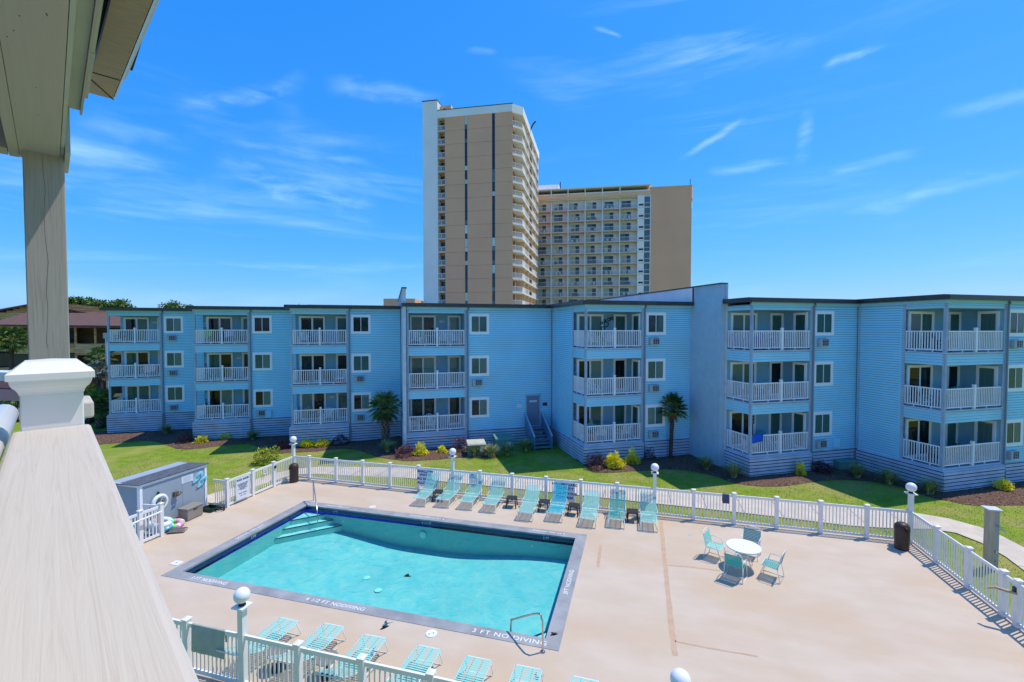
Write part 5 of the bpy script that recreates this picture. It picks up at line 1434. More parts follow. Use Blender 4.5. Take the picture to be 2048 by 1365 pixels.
# ================================================================ TOWERS FAR BEHIND
T1 = thing('hotel_tower', 'tall tan and white hotel tower with narrow window strips and stacked side balconies', 'hotel tower', (0, 92, 0), R(-11))
def tower1():
    # local: +x right along the front, -x is the left; y away. near right corner at origin
    TOP = 51.0; P = 2.75; n = 18; X1 = -14.05; X2 = -15.6; X3 = -18.8
    MB().box(X1, -.02, .14, 26, 0, 51.6).build('core', M_tan, T1)
    MB().box(X3, X2, -.1, 20, 0, 54.6).build('stair_tower', M_twhite, T1)
    MB().box(X2, X1, 1.6, 20, 0, 52.0).build('recess_wall', M_tanl, T1)
    MB().box(X2, .05, -.15, 1.4, 51.0, 52.5).build('parapet', M_twhite, T1)
    MB().box(X3 - .1, X2 + .05, -.2, 20.1, 54.6, 54.75).build('coping', M_fascia, T1)
    MB().box(X2 + .05, .15, -.22, 1.5, 52.5, 52.62).build('coping', M_fascia, T1)
    MB().box(X2 + .0, X2 + 2.4, 1.5, 6, 52.0, 54.2).build('penthouse', M_tanl, T1)
    MB().tube([(X2 + 1.2, 1.45, 53), (X2 + 1.2, .9, 53)], .35, 12).build('vent_fan', M_plasdark, T1)
    cols = [(-14.05, -9.80), (-9.26, -4.09), (-3.49, -.02)]
    for k in range(n):
        z1 = TOP - k * P; z0 = z1 - P + .04
        for (a, b) in cols: MB().box(a, b, -.0, .139, max(0, z0), z1).build('wall_panel', M_tan, T1)
    rnd = random.Random(5)
    gl = mat('tower_window_dark', (.02, .035, .055), .12, .4, .4, spec=.6); gp = mat('tower_window_pale', (.60, .68, .68), .35, .2, .3); gm = mat('tower_window_mid', (.09, .15, .18), .2, .3, .3, spec=.6)
    for (a, b) in ((-9.80, -9.26), (-4.09, -3.49)):
        MB().box(a, b, .08, .14, 0, TOP).build('window_strip', M_dark, T1)
        for k in range(n):
            z1 = TOP - k * P
            for (q0, q1) in ((.04, 1.72), (1.80, 2.66)):
                mt = rnd.choice([gl, gl, gm, gp, gp, gl])
                MB().box(a + .03, b - .03, .03, .08, z1 - q1, z1 - q0).build('window', mt, T1)
    # left column of balconies
    mr = MB(); mr.box(0, 1.45, -.03, .03, .98, 1.06); mr.box(0, 1.45, -.03, .03, 0, .08); mr.box(.7, .76, -.03, .03, 0, 1)
    for q in range(12): mr.box(.06 + q * .118, .085 + q * .118, -.01, .01, .08, .98)
    mr = mr.mesh('balcony_railing', M_trail)
    md = MB().box(.1, 1.3, 0, .05, .0, 2.2).mesh('balcony_glass', gl)
    mp = MB().box(.12, .62, -.02, 0, .1, 2.1).mesh('curtain_or_room', M_tcurt)
    for k in range(n):
        z = TOP - (k + 1) * P
        if z < 0: continue
        MB().box(X2, X1, .0, 1.6, z, z + .22).build('floor_slab', M_slab, T1)
        inst('balcony_railing', mr, T1, (X2 + .03, .1, z + .22))
        g = inst('balcony_glass', md, T1, (X2 + .03, 1.53, z + .22))
    # right side: five bays of balconies along +y, outer edge at x = 1.8, chamfered at the near end
    S = 5.2
    rl = MB(); 
    for zz in (.06, 1.02): rl.box(0, S - .1, -.04, .04, zz, zz + .08)
    for q in range(13): rl.box(.1 + q * .39, .145 + q * .195, -.02, .02, .1, 1.05)
    rl = rl.mesh('balcony_railing', M_twhite)
    rc = MB()
    for zz in (.06, 1.02): rc.box(0, 2.35, -.04, .04, zz, zz + .08)
    for q in range(12): rc.box(.05 + q * .195, .095 + q * .195, -.02, .02, .1, 1.05)
    rc = rc.mesh('balcony_railing', M_twhite)
    sl = MB(); sl.prism([(0, .15), (.15, 0), (1.8, 1.75), (1.8, 26), (0, 26)], -.24, 0); sl = sl.mesh('floor_slab', M_twhite)
    pt = MB().box(0, 1.74, -.12, .12, 0, P - .24).mesh('partition', M_tanl)
    dg_ = MB(); dg_.box(.0, .03, .5, 2.4, .05, 2.25); dg_ = dg_.mesh('sliding_door', gl)
    dc = MB(); dc.box(.03, .05, 2.4, 3.6, .05, 2.25); dc = dc.mesh('curtain_or_room', M_tcurt)
    for k in range(n):
        z = TOP - (k + 1) * P
        if z < 8: continue
        inst('floor_slab', sl, T1, (.03, 0, z))
        inst('balcony_railing', rc, T1, (.12, .08, z), R(46))
        for j in range(5):
            y0 = (1.8 if j == 0 else j * S)
            o = inst('balcony_railing', rl, T1, (1.78, y0, z), R(90)); 
            if j == 0: o.scale = ((S - 1.8) / S, 1, 1)
            inst('partition', pt, T1, (.03, (j + 1) * S - .1, z))
            d = inst('sliding_door', dg_, T1, (.0, j * S + .6, z)); inst('curtain_or_room', dc, d)
    MB().prism([(0, -.0), (.05, -.12), (1.95, 1.7), (1.95, 26.2), (0, 26.2)], TOP - .15, 52.5).build('parapet', M_twhite, T1)
    MB().tube([(1.9, 12, 52.4), (2.6, 11.6, 53.4), (3.1, 11.6, 53.9)], .16, 6).build('davit', M_plasdark, T1)
tower1()

T2 = thing('hotel_wing', 'lower white hotel wing with a grid of balconies and a blank tan end wall', 'hotel wing', (6.8, 121, 0), R(-10))
def tower2():
    P = 2.8; x0, x1, x2, x3 = -6.0, 27.0, 28.6, 38.4
    BAY = 4.37; first = 27.0 - 1.6
    part = [first - k * BAY for k in range(8)]       # right sides
    Fs = [38.5 - k * P for k in range(14)]
    MB().box(x0, x2, 1.5, 14, 0, 41.5).build('core', M_twhite, T2)
    MB().box(x2, x3, -.3, 14, 0, 43.2).build('end_wall', M_tan, T2)
    MB().box(x2 - .1, x3 + .15, -.42, 14, 43.2, 43.35).build('coping', M_tanl, T2)
    MB().tube([(x3 - .3, .2, 43.3), (x3 - .3, .2, 45.0)], .07, 6).build('mast', M_plasdark, T2)
    MB().box(x0, x2, -.35, .1, 41.45, 42.5).build('parapet_band', M_tanl, T2)
    MB().box(x0, x2, .1, 4.2, 41.3, 41.5).build('penthouse_floor', M_twhite, T2)
    MB().box(x0, x2 + .1, -1.0, 9, 43.75, 43.98).build('roof_slab', M_trail, T2)
    MB().box(x0, x2, 4.0, 9, 41.5, 43.75).build('penthouse_wall', M_twhite, T2)
    MB().box(x0, x2, -.2, -.14, 42.5, 42.85).build('penthouse_rail', M_twhite, T2)
    # lift housing on the roof
    MB().box(-1.5, 5.2, 4, 10, 43.98, 46.6).build('lift_housing', M_twhite, T2)
    MB().tube([(5.6, 4, 44), (5.6, 4, 47.2)], .12, 6).build('mast', M_plasdark, T2)
    MB().box(6.4, 9.2, 5, 8, 43.98, 44.5).build('lift_housing', M_twhite, T2)
    # window strip and white pier on the right of the balconies
    MB().box(first, x1 + .0, -.3, 2.2, 0, 41.45).build('pier', M_twhite, T2)
    for k, z in enumerate(Fs):
        MB().box(27.06, 28.44, -.22, -.12, z + .10, z + P - .22).build('stair_window', M_tglass, T2)
        MB().box(27.06, 28.44, -.24, -.20, z + 1.0, z + 1.08).build('window_bar', M_trail, T2)
        MB().box(first + .35, first + 1.45, -.36, -.30, z + .35, z + .78).build('wall_grille', M_plasbrown, T2)
    MB().box(28.46, 28.62, -.4, 2, 0, 41.45).build('pier', M_twhite, T2)
    MB().box(26.98, 27.06, -.34, 0, 0, 41.45).build('pier', M_twhite, T2)
    MB().box(27.06, 28.46, -.1, 2, 0, 41.45).build('stair_wall', M_twhite, T2)
    rl = MB(); rl.box(0, BAY - .2, -.03, .03, 1.0, 1.07); rl.box(0, BAY - .2, -.03, .03, .05, .10)
    for q in range(22): rl.box(.05 + q * .19, .075 + q * .19, -.012, .012, .1, 1.0)
    rl = rl.mesh('balcony_railing', M_trail)
    pt = MB().box(-.11, .11, -.28, 1.5, 0, P - .18).mesh('partition', M_twhite)
    ptt = MB(); ptt._add([(s, y, z) for s in (-.11, .11) for (y, z) in ((-.25, 0), (1.5, 0), (1.5, P + .15), (.9, P + .15), (.9, P + .14), (-.25, 1.1))],
                         [(0, 1, 2, 3, 4, 5), (11, 10, 9, 8, 7, 6)] + [(i, (i + 1) % 6, 6 + (i + 1) % 6, 6 + i) for i in range(6)])
    ptt = ptt.mesh('partition', M_twhite)
    pth = MB(); pth._add([(s, y, z) for s in (-.11, .11) for (y, z) in ((-.2, 0), (4, 0), (4, 2.25), (-.9, 2.25))],
                         [(0, 1, 2, 3), (7, 6, 5, 4)] + [(i, (i + 1) % 4, 4 + (i + 1) % 4, 4 + i) for i in range(4)])
    pth = pth.mesh('partition', M_twhite)
    dd = MB().box(.0, .95, -.05, 0, .05, 2.15).mesh('sliding_door', mat('tower_window_dark', (0, 0, 0)))
    dc = MB().box(-1.30, 0, -.06, 0, .05, 2.15).mesh('curtain_or_room', M_tcurt)
    dl = MB().box(-1.30, 0, -.06, 0, .05, 2.15).mesh('curtain_or_room', mat('tower_window_mid', (0, 0, 0)))
    ch = MB(); ch.box(-.26, .26, -.26, .26, .38, .46); ch.box(-.26, .26, .2, .28, .46, .95); ch.box(-.24, -.18, -.24, .24, 0, .38); ch.box(.18, .24, -.24, .24, 0, .38)
    chw = ch.mesh('balcony_chair', M_metalw); chd = ch.mesh('balcony_chair', mat('tower_chair_dark', (.05, .10, .13), .6))
    rnd = random.Random(11)
    th = R(-10); ct, sn = math.cos(th), math.sin(th)
    nch = 0
    for k, z in enumerate(Fs):
        if z < 12.5: continue
        MB().box(x0, x1, -.32, 1.5, z - .20, z).build('floor_slab', M_slab, T2)
        for j, xr in enumerate(part):
            if xr < 1: continue
            xl = xr - BAY
            if k: inst('partition', pt, T2, (xl, 0, z))
            else: inst('partition', ptt, T2, (xl, 0, z))
            inst('balcony_railing', rl, T2, (xl + .1, -.24, z))
            w = .35 + xl + 1.55
            d = inst('sliding_door', dd, T2, (w + rnd.choice([0, 0, -.4]), 1.48, z))
            inst('curtain_or_room', rnd.choice([dc, dc, dc, dl]), d)
            if k % 1 == 0 and rnd.random() < .62 and z > 14:
                wh = rnd.random() < .5
                for s in (0, 1):
                    lx = xl + 1.2 + s * 1.25 + rnd.uniform(-.2, .2); ly = .6
                    wx, wy = 6.8 + lx * ct - ly * sn, 121 + lx * sn + ly * ct
                    o = inst('hotel_balcony_chair', chw if wh else chd, None, (wx, wy, z), th + math.pi * rnd.choice([0, 0, .9, .2]))
                    row = ('top', 'second', 'third', 'fourth', 'fifth', 'sixth', 'seventh', 'eighth', 'ninth', 'tenth')[min(9, k)]
                    col = ('first', 'second', 'third', 'fourth', 'fifth', 'sixth', 'seventh')[j]
                    tag(o, f"{'right' if s else 'left'} {'white' if wh else 'dark'} chair, hotel wing, {row} balcony row, {col} bay from the right", 'chair', 'chairs on the hotel wing balconies')
    for xr in part[1:]:
        if xr > -5: inst('partition', pth, T2, (xr, 0, 41.5))
        if xr > -5:
            MB().box(xr + 1.3, xr + 2.9, 3.9, 4.0, 41.55, 43.4).build('penthouse_window', M_tglass, T2)
    MB().box(25.9, 27.6, 3.9, 4.0, 41.6, 43.3).build('penthouse_window', M_tglass, T2)
    # thin balconies beyond the end wall
    for k in range(11):
        z = 41.0 - k * P
        MB().prism([(x3, 1.0), (x3 + .45, 1.8), (x3 + .45, 6), (x3, 6)], z - .2, z).build('end_balcony', M_twhite, T2)
        MB().box(x3 + .40, x3 + .45, 1.8, 6, z, z + 1.05).build('end_railing', M_trail, T2)
    MB().prism([(x3, -.2), (x3 + .3, .3), (x3 + .75, 2.2), (x3 + .75, 9), (x3, 9)], 40.2, 43.2).build('end_parapet', M_tan, T2)
    MB().prism([(x3, .3), (x3 + .6, 2.2), (x3 + .6, 9), (x3, 9)], 38.2, 40.2).build('end_parapet', M_twhite, T2)
tower2()

# low roof between, seen left of the tower
o = MB().box(-22.5, -17.0, 80, 90, 0, 13.1).build('low_block', M_tan); tag(o, 'low brown rooftop just left of the white stair tower', 'building')

# ================================================================ WOODEN CONDOS AT THE FAR LEFT
def condo(name, label, cx, cy, rz, build):
    t = thing(name, label, 'building', (cx, cy, 0), rz); build(t); return t
def clap(t, x0, x1, y, z0, z1, mt=M_woodbr, h=.26):
    MB().box(x0, x1, y, y + .15, z0, z1).build('wall', mt, t)
    z = z0
    while z < z1 - .05:
        zt = min(z + h, z1)
        MB()._add([(x0, y - .05, z), (x1, y - .05, z), (x1, y - .005, zt), (x0, y - .005, zt), (x0, y, z), (x1, y, z)], [(0, 1, 2, 3), (4, 5, 1, 0)]).build('clapboard', random.choice([mt, mt, M_woodlt]), t)
        z = zt
def gwin(t, x0, x1, y, z0, z1):
    o = MB().box(x0, x1, y - .06, y, z0, z1).build('window', mat('condo_frame', (.10, .075, .06), .6), t)
    MB().box(x0 + .1, x1 - .1, y - .075, y - .06, z0 + .1, z1 - .1).build('pane', mat('condo_glass', (.02, .035, .05), .1, .3, .5, spec=.6), o)
    for k in (1, 2, 3): MB().box(x0 + (x1 - x0) * k / 4 - .03, x0 + (x1 - x0) * k / 4 + .03, y - .08, y - .06, z0 + .1, z1 - .1).build('mullion', mat('condo_frame', (0, 0, 0)), o)
def condoA(t):
    # gabled block, front towards the camera; local x right, width ~ 16
    for (a, b) in ((-9, -7.2), (-2.6, 4.2)):
        MB().box(a, b, 0, 8, -.4, 8.0).build('wall', M_panelg, t)
        for z in (2.1, 4.9): MB().box(a, b, -.03, 0, z, z + .06).build('panel_joint', M_trimblue, t)
    MB().box(-7.2, -2.6, .5, 8, -.4, 8).build('wall', M_dark, t)
    for z in (-.2, 2.6, 5.4):
        gwin(t, -6.9, -2.9, .5, z + .95, z + 2.5)
        clap(t, -7.0, -2.8, .2, z - .1, z + .85, M_woodlt, .22)
    z = 8.0
    while z < 10.6:      # gable
        f = (10.9 - z) / 2.9
        MB().box(-9.5 * 1, 4.5, .0, .12, z, z + .20).build('clapboard', random.choice([M_woodbr, M_woodlt, M_woodbr]), t) if z < 8.9 else MB().box(-2.6 - 7.2 * f, -2.6 + 7.2 * f, 0, .12, z, z + .20).build('clapboard', random.choice([M_woodbr, M_woodlt]), t)
        z += .22
    MB()._add([(-10.2, -.5, 8.9), (-2.6, -.5, 11.0), (5, -.5, 8.9), (-10.2, 12, 8.9), (-2.6, 12, 11.0), (5, 12, 8.9), (-10.2, -.5, 8.72), (-2.6, -.5, 10.8), (5, -.5, 8.72)], [(0, 1, 4, 3), (1, 2, 5, 4), (0, 6, 7, 1), (1, 7, 8, 2)]).build('roof', M_mauve, t)
condo('wooden_condo', 'brown clapboard condo with a gable roof and grey panels, far left behind a small palm', -53.2, 55, R(30), condoA)
def condoB(t):
    for k, z in enumerate((-.3, 2.5, 5.3)):
        MB().box(-8, 5.5, 1.8, 9, z, z + 2.8).build('wall', mat('condo_back_wall', (.22, .13, .07), .8, .2, 2), t)
        clap(t, -8, -2.4, .2, z - .1, z + .95, M_woodlt, .24)
        gwin(t, -7.9, -2.6, .3, z + 1.0, z + 2.6)
        clap(t, -2.2, 5.0, -1.2, z - .1, z + .95, M_woodlt, .24)
        MB().box(-2.3, 5.2, -1.2, 1.8, z - .3, z - .12).build('balcony_floor', M_woodbr, t)
        for x in (-2.3, -.6, 2.2, 5.1): MB().box(x, x + .18, -1.15, -1.0, z - .3, z + 2.7).build('post', M_woodbr, t)
        MB().box(.8, 1.9, 1.7, 1.8, z + .1, z + 2.2).build('door', mat('condo_glass', (0, 0, 0)), t)
    clap(t, -8, 5.5, .25, 8.0, 8.5, M_woodlt, .24)
    MB()._add([(-9, -1.8, 8.35), (9.5, -1.8, 8.15), (9.5, 7, 9.7), (-9, 7, 10.2), (-9, -1.8, 8.15), (9.5, -1.8, 7.95), (-9, 14, 8.3), (9.5, 14, 8.3)], [(0, 1, 2, 3), (4, 5, 1, 0), (3, 2, 7, 6)]).build('roof', M_mauve, t)
    MB()._add([(-9, 6.5, 9.6), (2, 6.5, 9.5), (6, 6.5, 9.5), (-9, 6.5, 11.0), (-5, 6.5, 10.8), (0, 6.5, 10.3)], [(0, 1, 5, 4, 3)]).build('clerestory', M_woodbr, t)
condo('wooden_condo', 'brown timber condo with stacked slatted balconies and a long mauve roof', -45.9, 51.5, R(22), condoB)
t = thing('utility_pole', 'thin pale utility pole left of the blue building', 'utility pole', (-38.6, 43.4, 0)); MB().tube([(0, 0, -.3), (0, 0, 7.3)], .11, 8).build('pole', M_stucco_l, t); MB().box(-.25, .25, -.1, .1, 7.0, 7.5).build('bracket', M_ac, t)
t = thing('parked_car', 'white car parked left of the blue building behind the palms', 'car', (-38.2, 41.4, -.34), R(100))
def car(t):
    b = MB(); prof = [(-2.2, .35), (-2.25, .75), (-1.9, .92), (-1.2, 1.0), (-.7, 1.42), (.7, 1.45), (1.3, 1.02), (2.1, .90), (2.25, .6), (2.2, .35)]
    n = len(prof)
    b._add([(x, -.85, z) for x, z in prof] + [(x, .85, z) for x, z in prof], [tuple(range(n)), tuple(range(2 * n - 1, n - 1, -1))] + [(i, (i + 1) % n, n + (i + 1) % n, n + i) for i in range(n)])
    bevel(b.build('body', M_ringw, t), .05)
    MB()._add([(-1.1, -.86, 1.0), (1.2, -.86, 1.0), (.65, -.862, 1.38), (-.65, -.862, 1.36)], [(0, 1, 2, 3)]).build('side_window', M_tglass, t)
    MB()._add([(1.28, -.75, 1.04), (1.28, .75, 1.04), (.74, .7, 1.43), (.74, -.7, 1.43)], [(0, 1, 2, 3)]).build('windscreen', M_tglass, t)
    for x in (-1.35, 1.4):
        for y in (-.86, .66): MB().tube([(x, y, .33), (x, y + .2, .33)], .33, 16).build('wheel', M_plasdark, t)
    for y in (-.6, .6): MB().box(2.2, 2.27, y - .15, y + .15, .6, .75).build('headlight', M_metalw, t)
car(t)

# ================================================================ PLANTS
RP = np.random.RandomState(4)
def leafmesh(pts, dirs, L_, w, mats_, name, mi=None):
    """many small bent leaves: numpy arrays pts (n,3), dirs (n,3)"""
    n = len(pts); up = np.tile(np.array([0, 0, 1.]), (n, 1))
    s = np.cross(dirs, up + RP.normal(0, .35, (n, 3))); s /= (np.linalg.norm(s, axis=1, keepdims=True) + 1e-6)
    L_ = np.broadcast_to(L_, (n,))[:, None]; w = np.broadcast_to(w, (n,))[:, None]
    a = pts; b = pts + dirs * L_ * .5 + s * w * .5; c = pts + dirs * L_; d = pts + dirs * L_ * .5 - s * w * .5
    v = np.stack([a, b, c, d], 1).reshape(-1, 3)
    me = bpy.data.meshes.new(name)
    me.vertices.add(4 * n); me.vertices.foreach_set('co', v.astype(np.float32).ravel())
    me.loops.add(4 * n); me.loops.foreach_set('vertex_index', np.arange(4 * n, dtype=np.int32))
    me.polygons.add(n); me.polygons.foreach_set('loop_start', np.arange(0, 4 * n, 4, dtype=np.int32)); me.polygons.foreach_set('loop_total', np.full(n, 4, np.int32))
    for m_ in mats_: me.materials.append(m_)
    if mi is not None: me.polygons.foreach_set('material_index', mi.astype(np.int32))
    me.update(calc_edges=True)
    return me
def unit(v): return v / (np.linalg.norm(v, axis=1, keepdims=True) + 1e-9)
def shrub(x, y, z, rx, rz_, n, leaf, mats_, label, name, group, lean=0, cat='shrub', core=0):
    th = RP.normal(0, 1, (n, 3)); th[:, 2] = np.abs(th[:, 2]) * .9 - .1; d = unit(th)
    lump = 1 + .22 * np.sin(d[:, 0] * 5 + x * 3) * np.cos(d[:, 1] * 6 + y) + .15 * np.sin(d[:, 2] * 7 + x)
    r = RP.uniform(.45, 1, n) ** .5 * lump
    p = np.stack([d[:, 0] * rx * r, d[:, 1] * rx * r, np.abs(d[:, 2]) * rz_ * r + .03], 1)
    dd = unit(d + RP.normal(0, .45, (n, 3)) + np.array([0, 0, .35]))
    t = thing(name, label, cat, (x, y, z), RP.uniform(0, 6), group)
    mi = (RP.rand(n) < .3).astype(int) if len(mats_) > 1 else None
    inst('foliage', leafmesh(p, dd, leaf * RP.uniform(.6, 1.3, n), leaf * .45, mats_, 'foliage', mi), t)
    m = MB()
    for k in range(5):
        a = k * 1.3; m.tube([(0, 0, -.05), (math.cos(a) * rx * .3, math.sin(a) * rx * .3, rz_ * .35), (math.cos(a) * rx * .55, math.sin(a) * rx * .55, rz_ * .7)], [.012, .009, .004], 5)
    m.build('stem', M_trunk, t)
YELLOW[1] = (-22.6, 33.0)
def gzl(p): return gz(*p)
YL = ['small yellow shrub in the mulch below the leftmost balcony stack', 'yellow shrub just below the left corner of the second balcony stack', 'yellow shrub at the tip of the lawn shadow right of the second stack', 'left one of two yellow shrubs behind the corner lamp post', 'right one of two yellow shrubs behind the corner lamp post', 'round yellow shrub below the stack right of the first palm',
      'small yellow shrub between the far fence lamp and the fourth stack', 'largest round yellow shrub, beside the burgundy one at the protruding corner', 'upright yellow green shrub right of the largest yellow one', 'narrow spiky yellow shrub in front of the stack beside the slate fire wall', 'small yellow shrub at the right edge of the picture']
YS = [(.34, .30, 500), (.40, .38, 600), (.38, .42, 500), (.42, .52, 700), (.55, .48, 900), (.42, .66, 900), (.28, .34, 400), (.52, .78, 1500), (.36, .72, 800), (.22, .62, 420), (.30, .55, 420)]
for i, ((x, y), lab, (r_, h_, n_)) in enumerate(zip(YELLOW, YL, YS)):
    shrub(x, y, gz(x, y) + .04, r_, h_, int(n_ * 1.5), .10, [M_yel, M_yel2] if i not in (8,) else [M_yel2, M_yel], lab, 'yellow_shrub', 'yellow shrubs in the mulch beds')
BL = ['burgundy shrub in the mulch left of the second balcony stack', 'burgundy shrub just left of the corner lamp post', 'dark burgundy shrub between the yellow pair and the first palm', 'pink tipped burgundy shrub at the foot of the pale fire wall', 'sparse plum shrub right behind the lamp post near the olive utility box', 'round burgundy shrub at the protruding corner, beside the largest yellow shrub', 'dark shrub in the shade left of the windmill palm', 'dark shrub in shade left of the low green utility box', 'dark low shrub under the skirt of the second stack']
BS = [(.55, .55, 0), (.5, .5, 0), (.55, .6, 0), (.55, .72, 1), (.5, .8, 1), (.58, .85, 0), (.5, .6, 0), (.48, .6, 0), (.5, .45, 0)]
for (x, y), lab, (r_, h_, pk) in zip(BURG, BL, BS):
    shrub(x, y, gz(x, y) + .04, r_, h_, 1300, .085, [M_burg2, M_burg] if pk else [M_burg, M_burg2], lab, 'burgundy_shrub', 'burgundy shrubs in the mulch beds')
def tuft(x, y, z, n, h, spread, mats_, label, width=.018, group='ornamental grass clumps along the building'):
    t = thing('ornamental_grass', label, 'grass clump', (x, y, z), 0, group)
    vs = []; fs = []; mi = []
    for i in range(n):
        a = RP.uniform(0, 2 * math.pi); lean = RP.uniform(.1, 1) ** .7 * spread; hh = h * RP.uniform(.65, 1.1)
        c, s = math.cos(a), math.sin(a); b0 = RP.uniform(0, .13)
        px, py = c * b0, s * b0; k = len(vs)
        for q, tt in enumerate((0, .35, .7, 1)):
            r_ = lean * tt ** 1.7; zz = hh * (tt - .38 * tt ** 2.6 * lean / spread)
            w_ = width * (1 - tt * .9)
            vs += [(px + c * r_ - s * w_, py + s * r_ + c * w_, zz), (px + c * r_ + s * w_, py + s * r_ - c * w_, zz)]
        for q in range(3): fs.append((k + 2 * q, k + 2 * q + 1, k + 2 * q + 3, k + 2 * q + 2)); mi.append(1 if RP.rand() < .28 else 0)
    me = bpy.data.meshes.new('blades'); me.from_pydata(vs, [], fs)
    for m_ in mats_: me.materials.append(m_)
    me.polygons.foreach_set('material_index', mi)
    inst('blades', me, t)
GL = ['green grass clump at the foot of the first palm trunk', 'straw tipped grass clump in front of the beige topped utility box', 'arching grass clump between the two utility boxes', 'grass clump in front of the green utility box', 'grass clump left of the outside stairs',
      'grass clump in shade at the foot of the slate fire wall', 'grass clump left of the protruding skirt beside the slate fire wall', 'grass clump below the low green utility box', 'grass clump in shade under the long side wall on the right, left one', 'grass clump nearest the right corner stack in shade', 'wispy grass clump in shade below the leftmost stack', 'low grass clump in shade right of the second stack']
for (x, y), lab in zip(GRASSC, GL): tuft(x, y, gz(x, y) + .03, 340, .92, .72, [M_gr, M_gr2], lab, .02)
# olive bush behind the left fence, and a dry tuft
x, y = MISC[6]; shrub(x, y, gz(x, y), .75, .95, 2200, .10, [mat('leaf_fresh', (.11, .20, .02), .6, .3, 4), M_yel2], 'fresh green bush on the lawn just behind the left pool fence', 'green_bush', None)
x, y = MISC[7]; shrub(x, y, gz(x, y) + .04, .2, .25, 200, .10, [M_gr2], 'small dry tuft at the far left of the mulch', 'dry_tuft', None)

def fan_frond(m, base, az, el, pet, fl, nleaf, droop, mi=0, width=.035, span=R(105)):
    """costapalmate frond: petiole then a fan of narrow leaflets that droop at the tips"""
    d = Vector((math.cos(az) * math.cos(el), math.sin(az) * math.cos(el), math.sin(el)))
    b = Vector(base); h = b + d * pet + Vector((0, 0, -.12 * pet))
    m.tube([b, b + d * pet * .5 + Vector((0, 0, .02)), h], [.018, .013, .009], 4, mi)
    s = d.cross(Vector((0, 0, 1)))
    if s.length < .1: s = Vector((-math.sin(az), math.cos(az), 0))
    s.normalize(); u = s.cross(d).normalized()
    for i in range(nleaf):
        ph = -span + 2 * span * i / (nleaf - 1)
        L_ = fl * (1 - .30 * abs(ph) / span) * RP.uniform(.78, 1.12)
        e = (d * math.cos(ph) + s * math.sin(ph)).normalized()
        w = e.cross(u).normalized() * width
        k1 = h + e * L_ * .55 + u * (.03 * math.cos(3 * ph)) - Vector((0, 0, droop * .12 * L_))
        k2 = h + e * L_ * .98 - Vector((0, 0, droop * L_ * (.55 + .25 * RP.rand())))
        m._add([h, k1 + w, k2, k1 - w], [(0, 1, 2), (0, 2, 3)], mi)
def palm(x, y, z, th, lean, fr, label, tr, fl, pet, kind='palm_tree', nf=34, mats_=None, boots=True, nleaf=24, droop=.6, dead=5, width=.035, elmin=-35, top=(0, 0), group=None, cat='palm tree'):
    t = thing(kind, label, cat, (x, y, z), 0, group)
    P = [(lean[0] * (k / 6) ** 1.4, lean[1] * (k / 6) ** 1.4, th * k / 6) for k in range(7)]
    MB().tube(P, [tr * (1.15 - .15 * k / 6 + (.12 if k == 0 else 0)) for k in range(7)], 14).build('trunk', M_bark, t, smooth=True)
    if boots:
        bt = MB(); n = int(th / .17); 
        for k in range(n):
            zz = th * (k + .5) / n; f = (zz / th) ** 1.4; cx, cy = lean[0] * f, lean[1] * f
            for j in range(7):
                a = 2 * math.pi * (j + .5 * (k % 2)) / 7 + .1 * (k % 3)
                c, s = math.cos(a), math.sin(a)
                out_ = tr * .85; g = (.10 + .11 * zz / th) * (.35 if tr < .15 else 1)
                bt.bar((cx + c * out_, cy + s * out_, zz - .10), (cx + c * (out_ + g), cy + s * (out_ + g), zz + .14), .10 if tr > .15 else .04, .03 if tr > .15 else .015, 0, up=(c, s, .2))
        bt.build('leaf_boots', M_boot if tr > .15 else M_bark, t)
    top_ = Vector((lean[0], lean[1], th))
    for i in range(nf):
        m = MB(); az = i * 2.39996 + RP.uniform(-.2, .2); f = (i + .5) / nf
        el = R(80) - (R(80) - R(elmin)) * f ** .9 + RP.uniform(-.12, .12)
        fan_frond(m, top_ + Vector((0, 0, -.25 * f)), az, el, pet * RP.uniform(.85, 1.15), fl * RP.uniform(.85, 1.1), nleaf, droop * RP.uniform(.7, 1.2), 0, width)
        mt = mats_[1] if (f > .82 or (RP.rand() < .12)) else mats_[0]
        m.build('frond', mt, t)
    for i in range(dead):
        m = MB(); fan_frond(m, top_ + Vector((0, 0, -.3)), i * 1.9 + .4, R(-68), pet * .7, fl * .7, 12, .5, 0, width * .7); m.build('dead_frond', M_leaf_dead, t)
x, y = MISC[0]
palm(x, y, gz(x, y), 2.95, (-.08, .1), 0, 'stout cabbage palm with criss-cross trunk in front of the third balcony stack', .22, .80, .50, mats_=[M_leaf_palm, mat('palm_frond_mid', (.06, .12, .03), .5, .4, 2)], nf=42, nleaf=17, droop=.38, dead=3, width=.020, elmin=-60)
palm(x + 1.45, y + .9, gz(x, y), 2.6, (.1, .0), 0, 'slender young palm half hidden beside the pale fire wall', .07, .5, .55, mats_=[M_leaf_palm, M_leaf_palm], nf=12, nleaf=20, droop=.9, dead=2, width=.011, boots=False)
x, y = 9.72, 27.72
palm(x, y, 0, 3.25, (.16, .1), 0, 'windmill palm with a dark shaggy leaning trunk between the fifth and sixth balcony stacks', .085, .52, .48, mats_=[mat('palm_frond_fresh', (.055, .12, .022), .45, .4, 2, spec=.5), M_leaf_palmy], nf=40, nleaf=30, droop=.30, dead=6, width=.014, boots=True, elmin=-28)
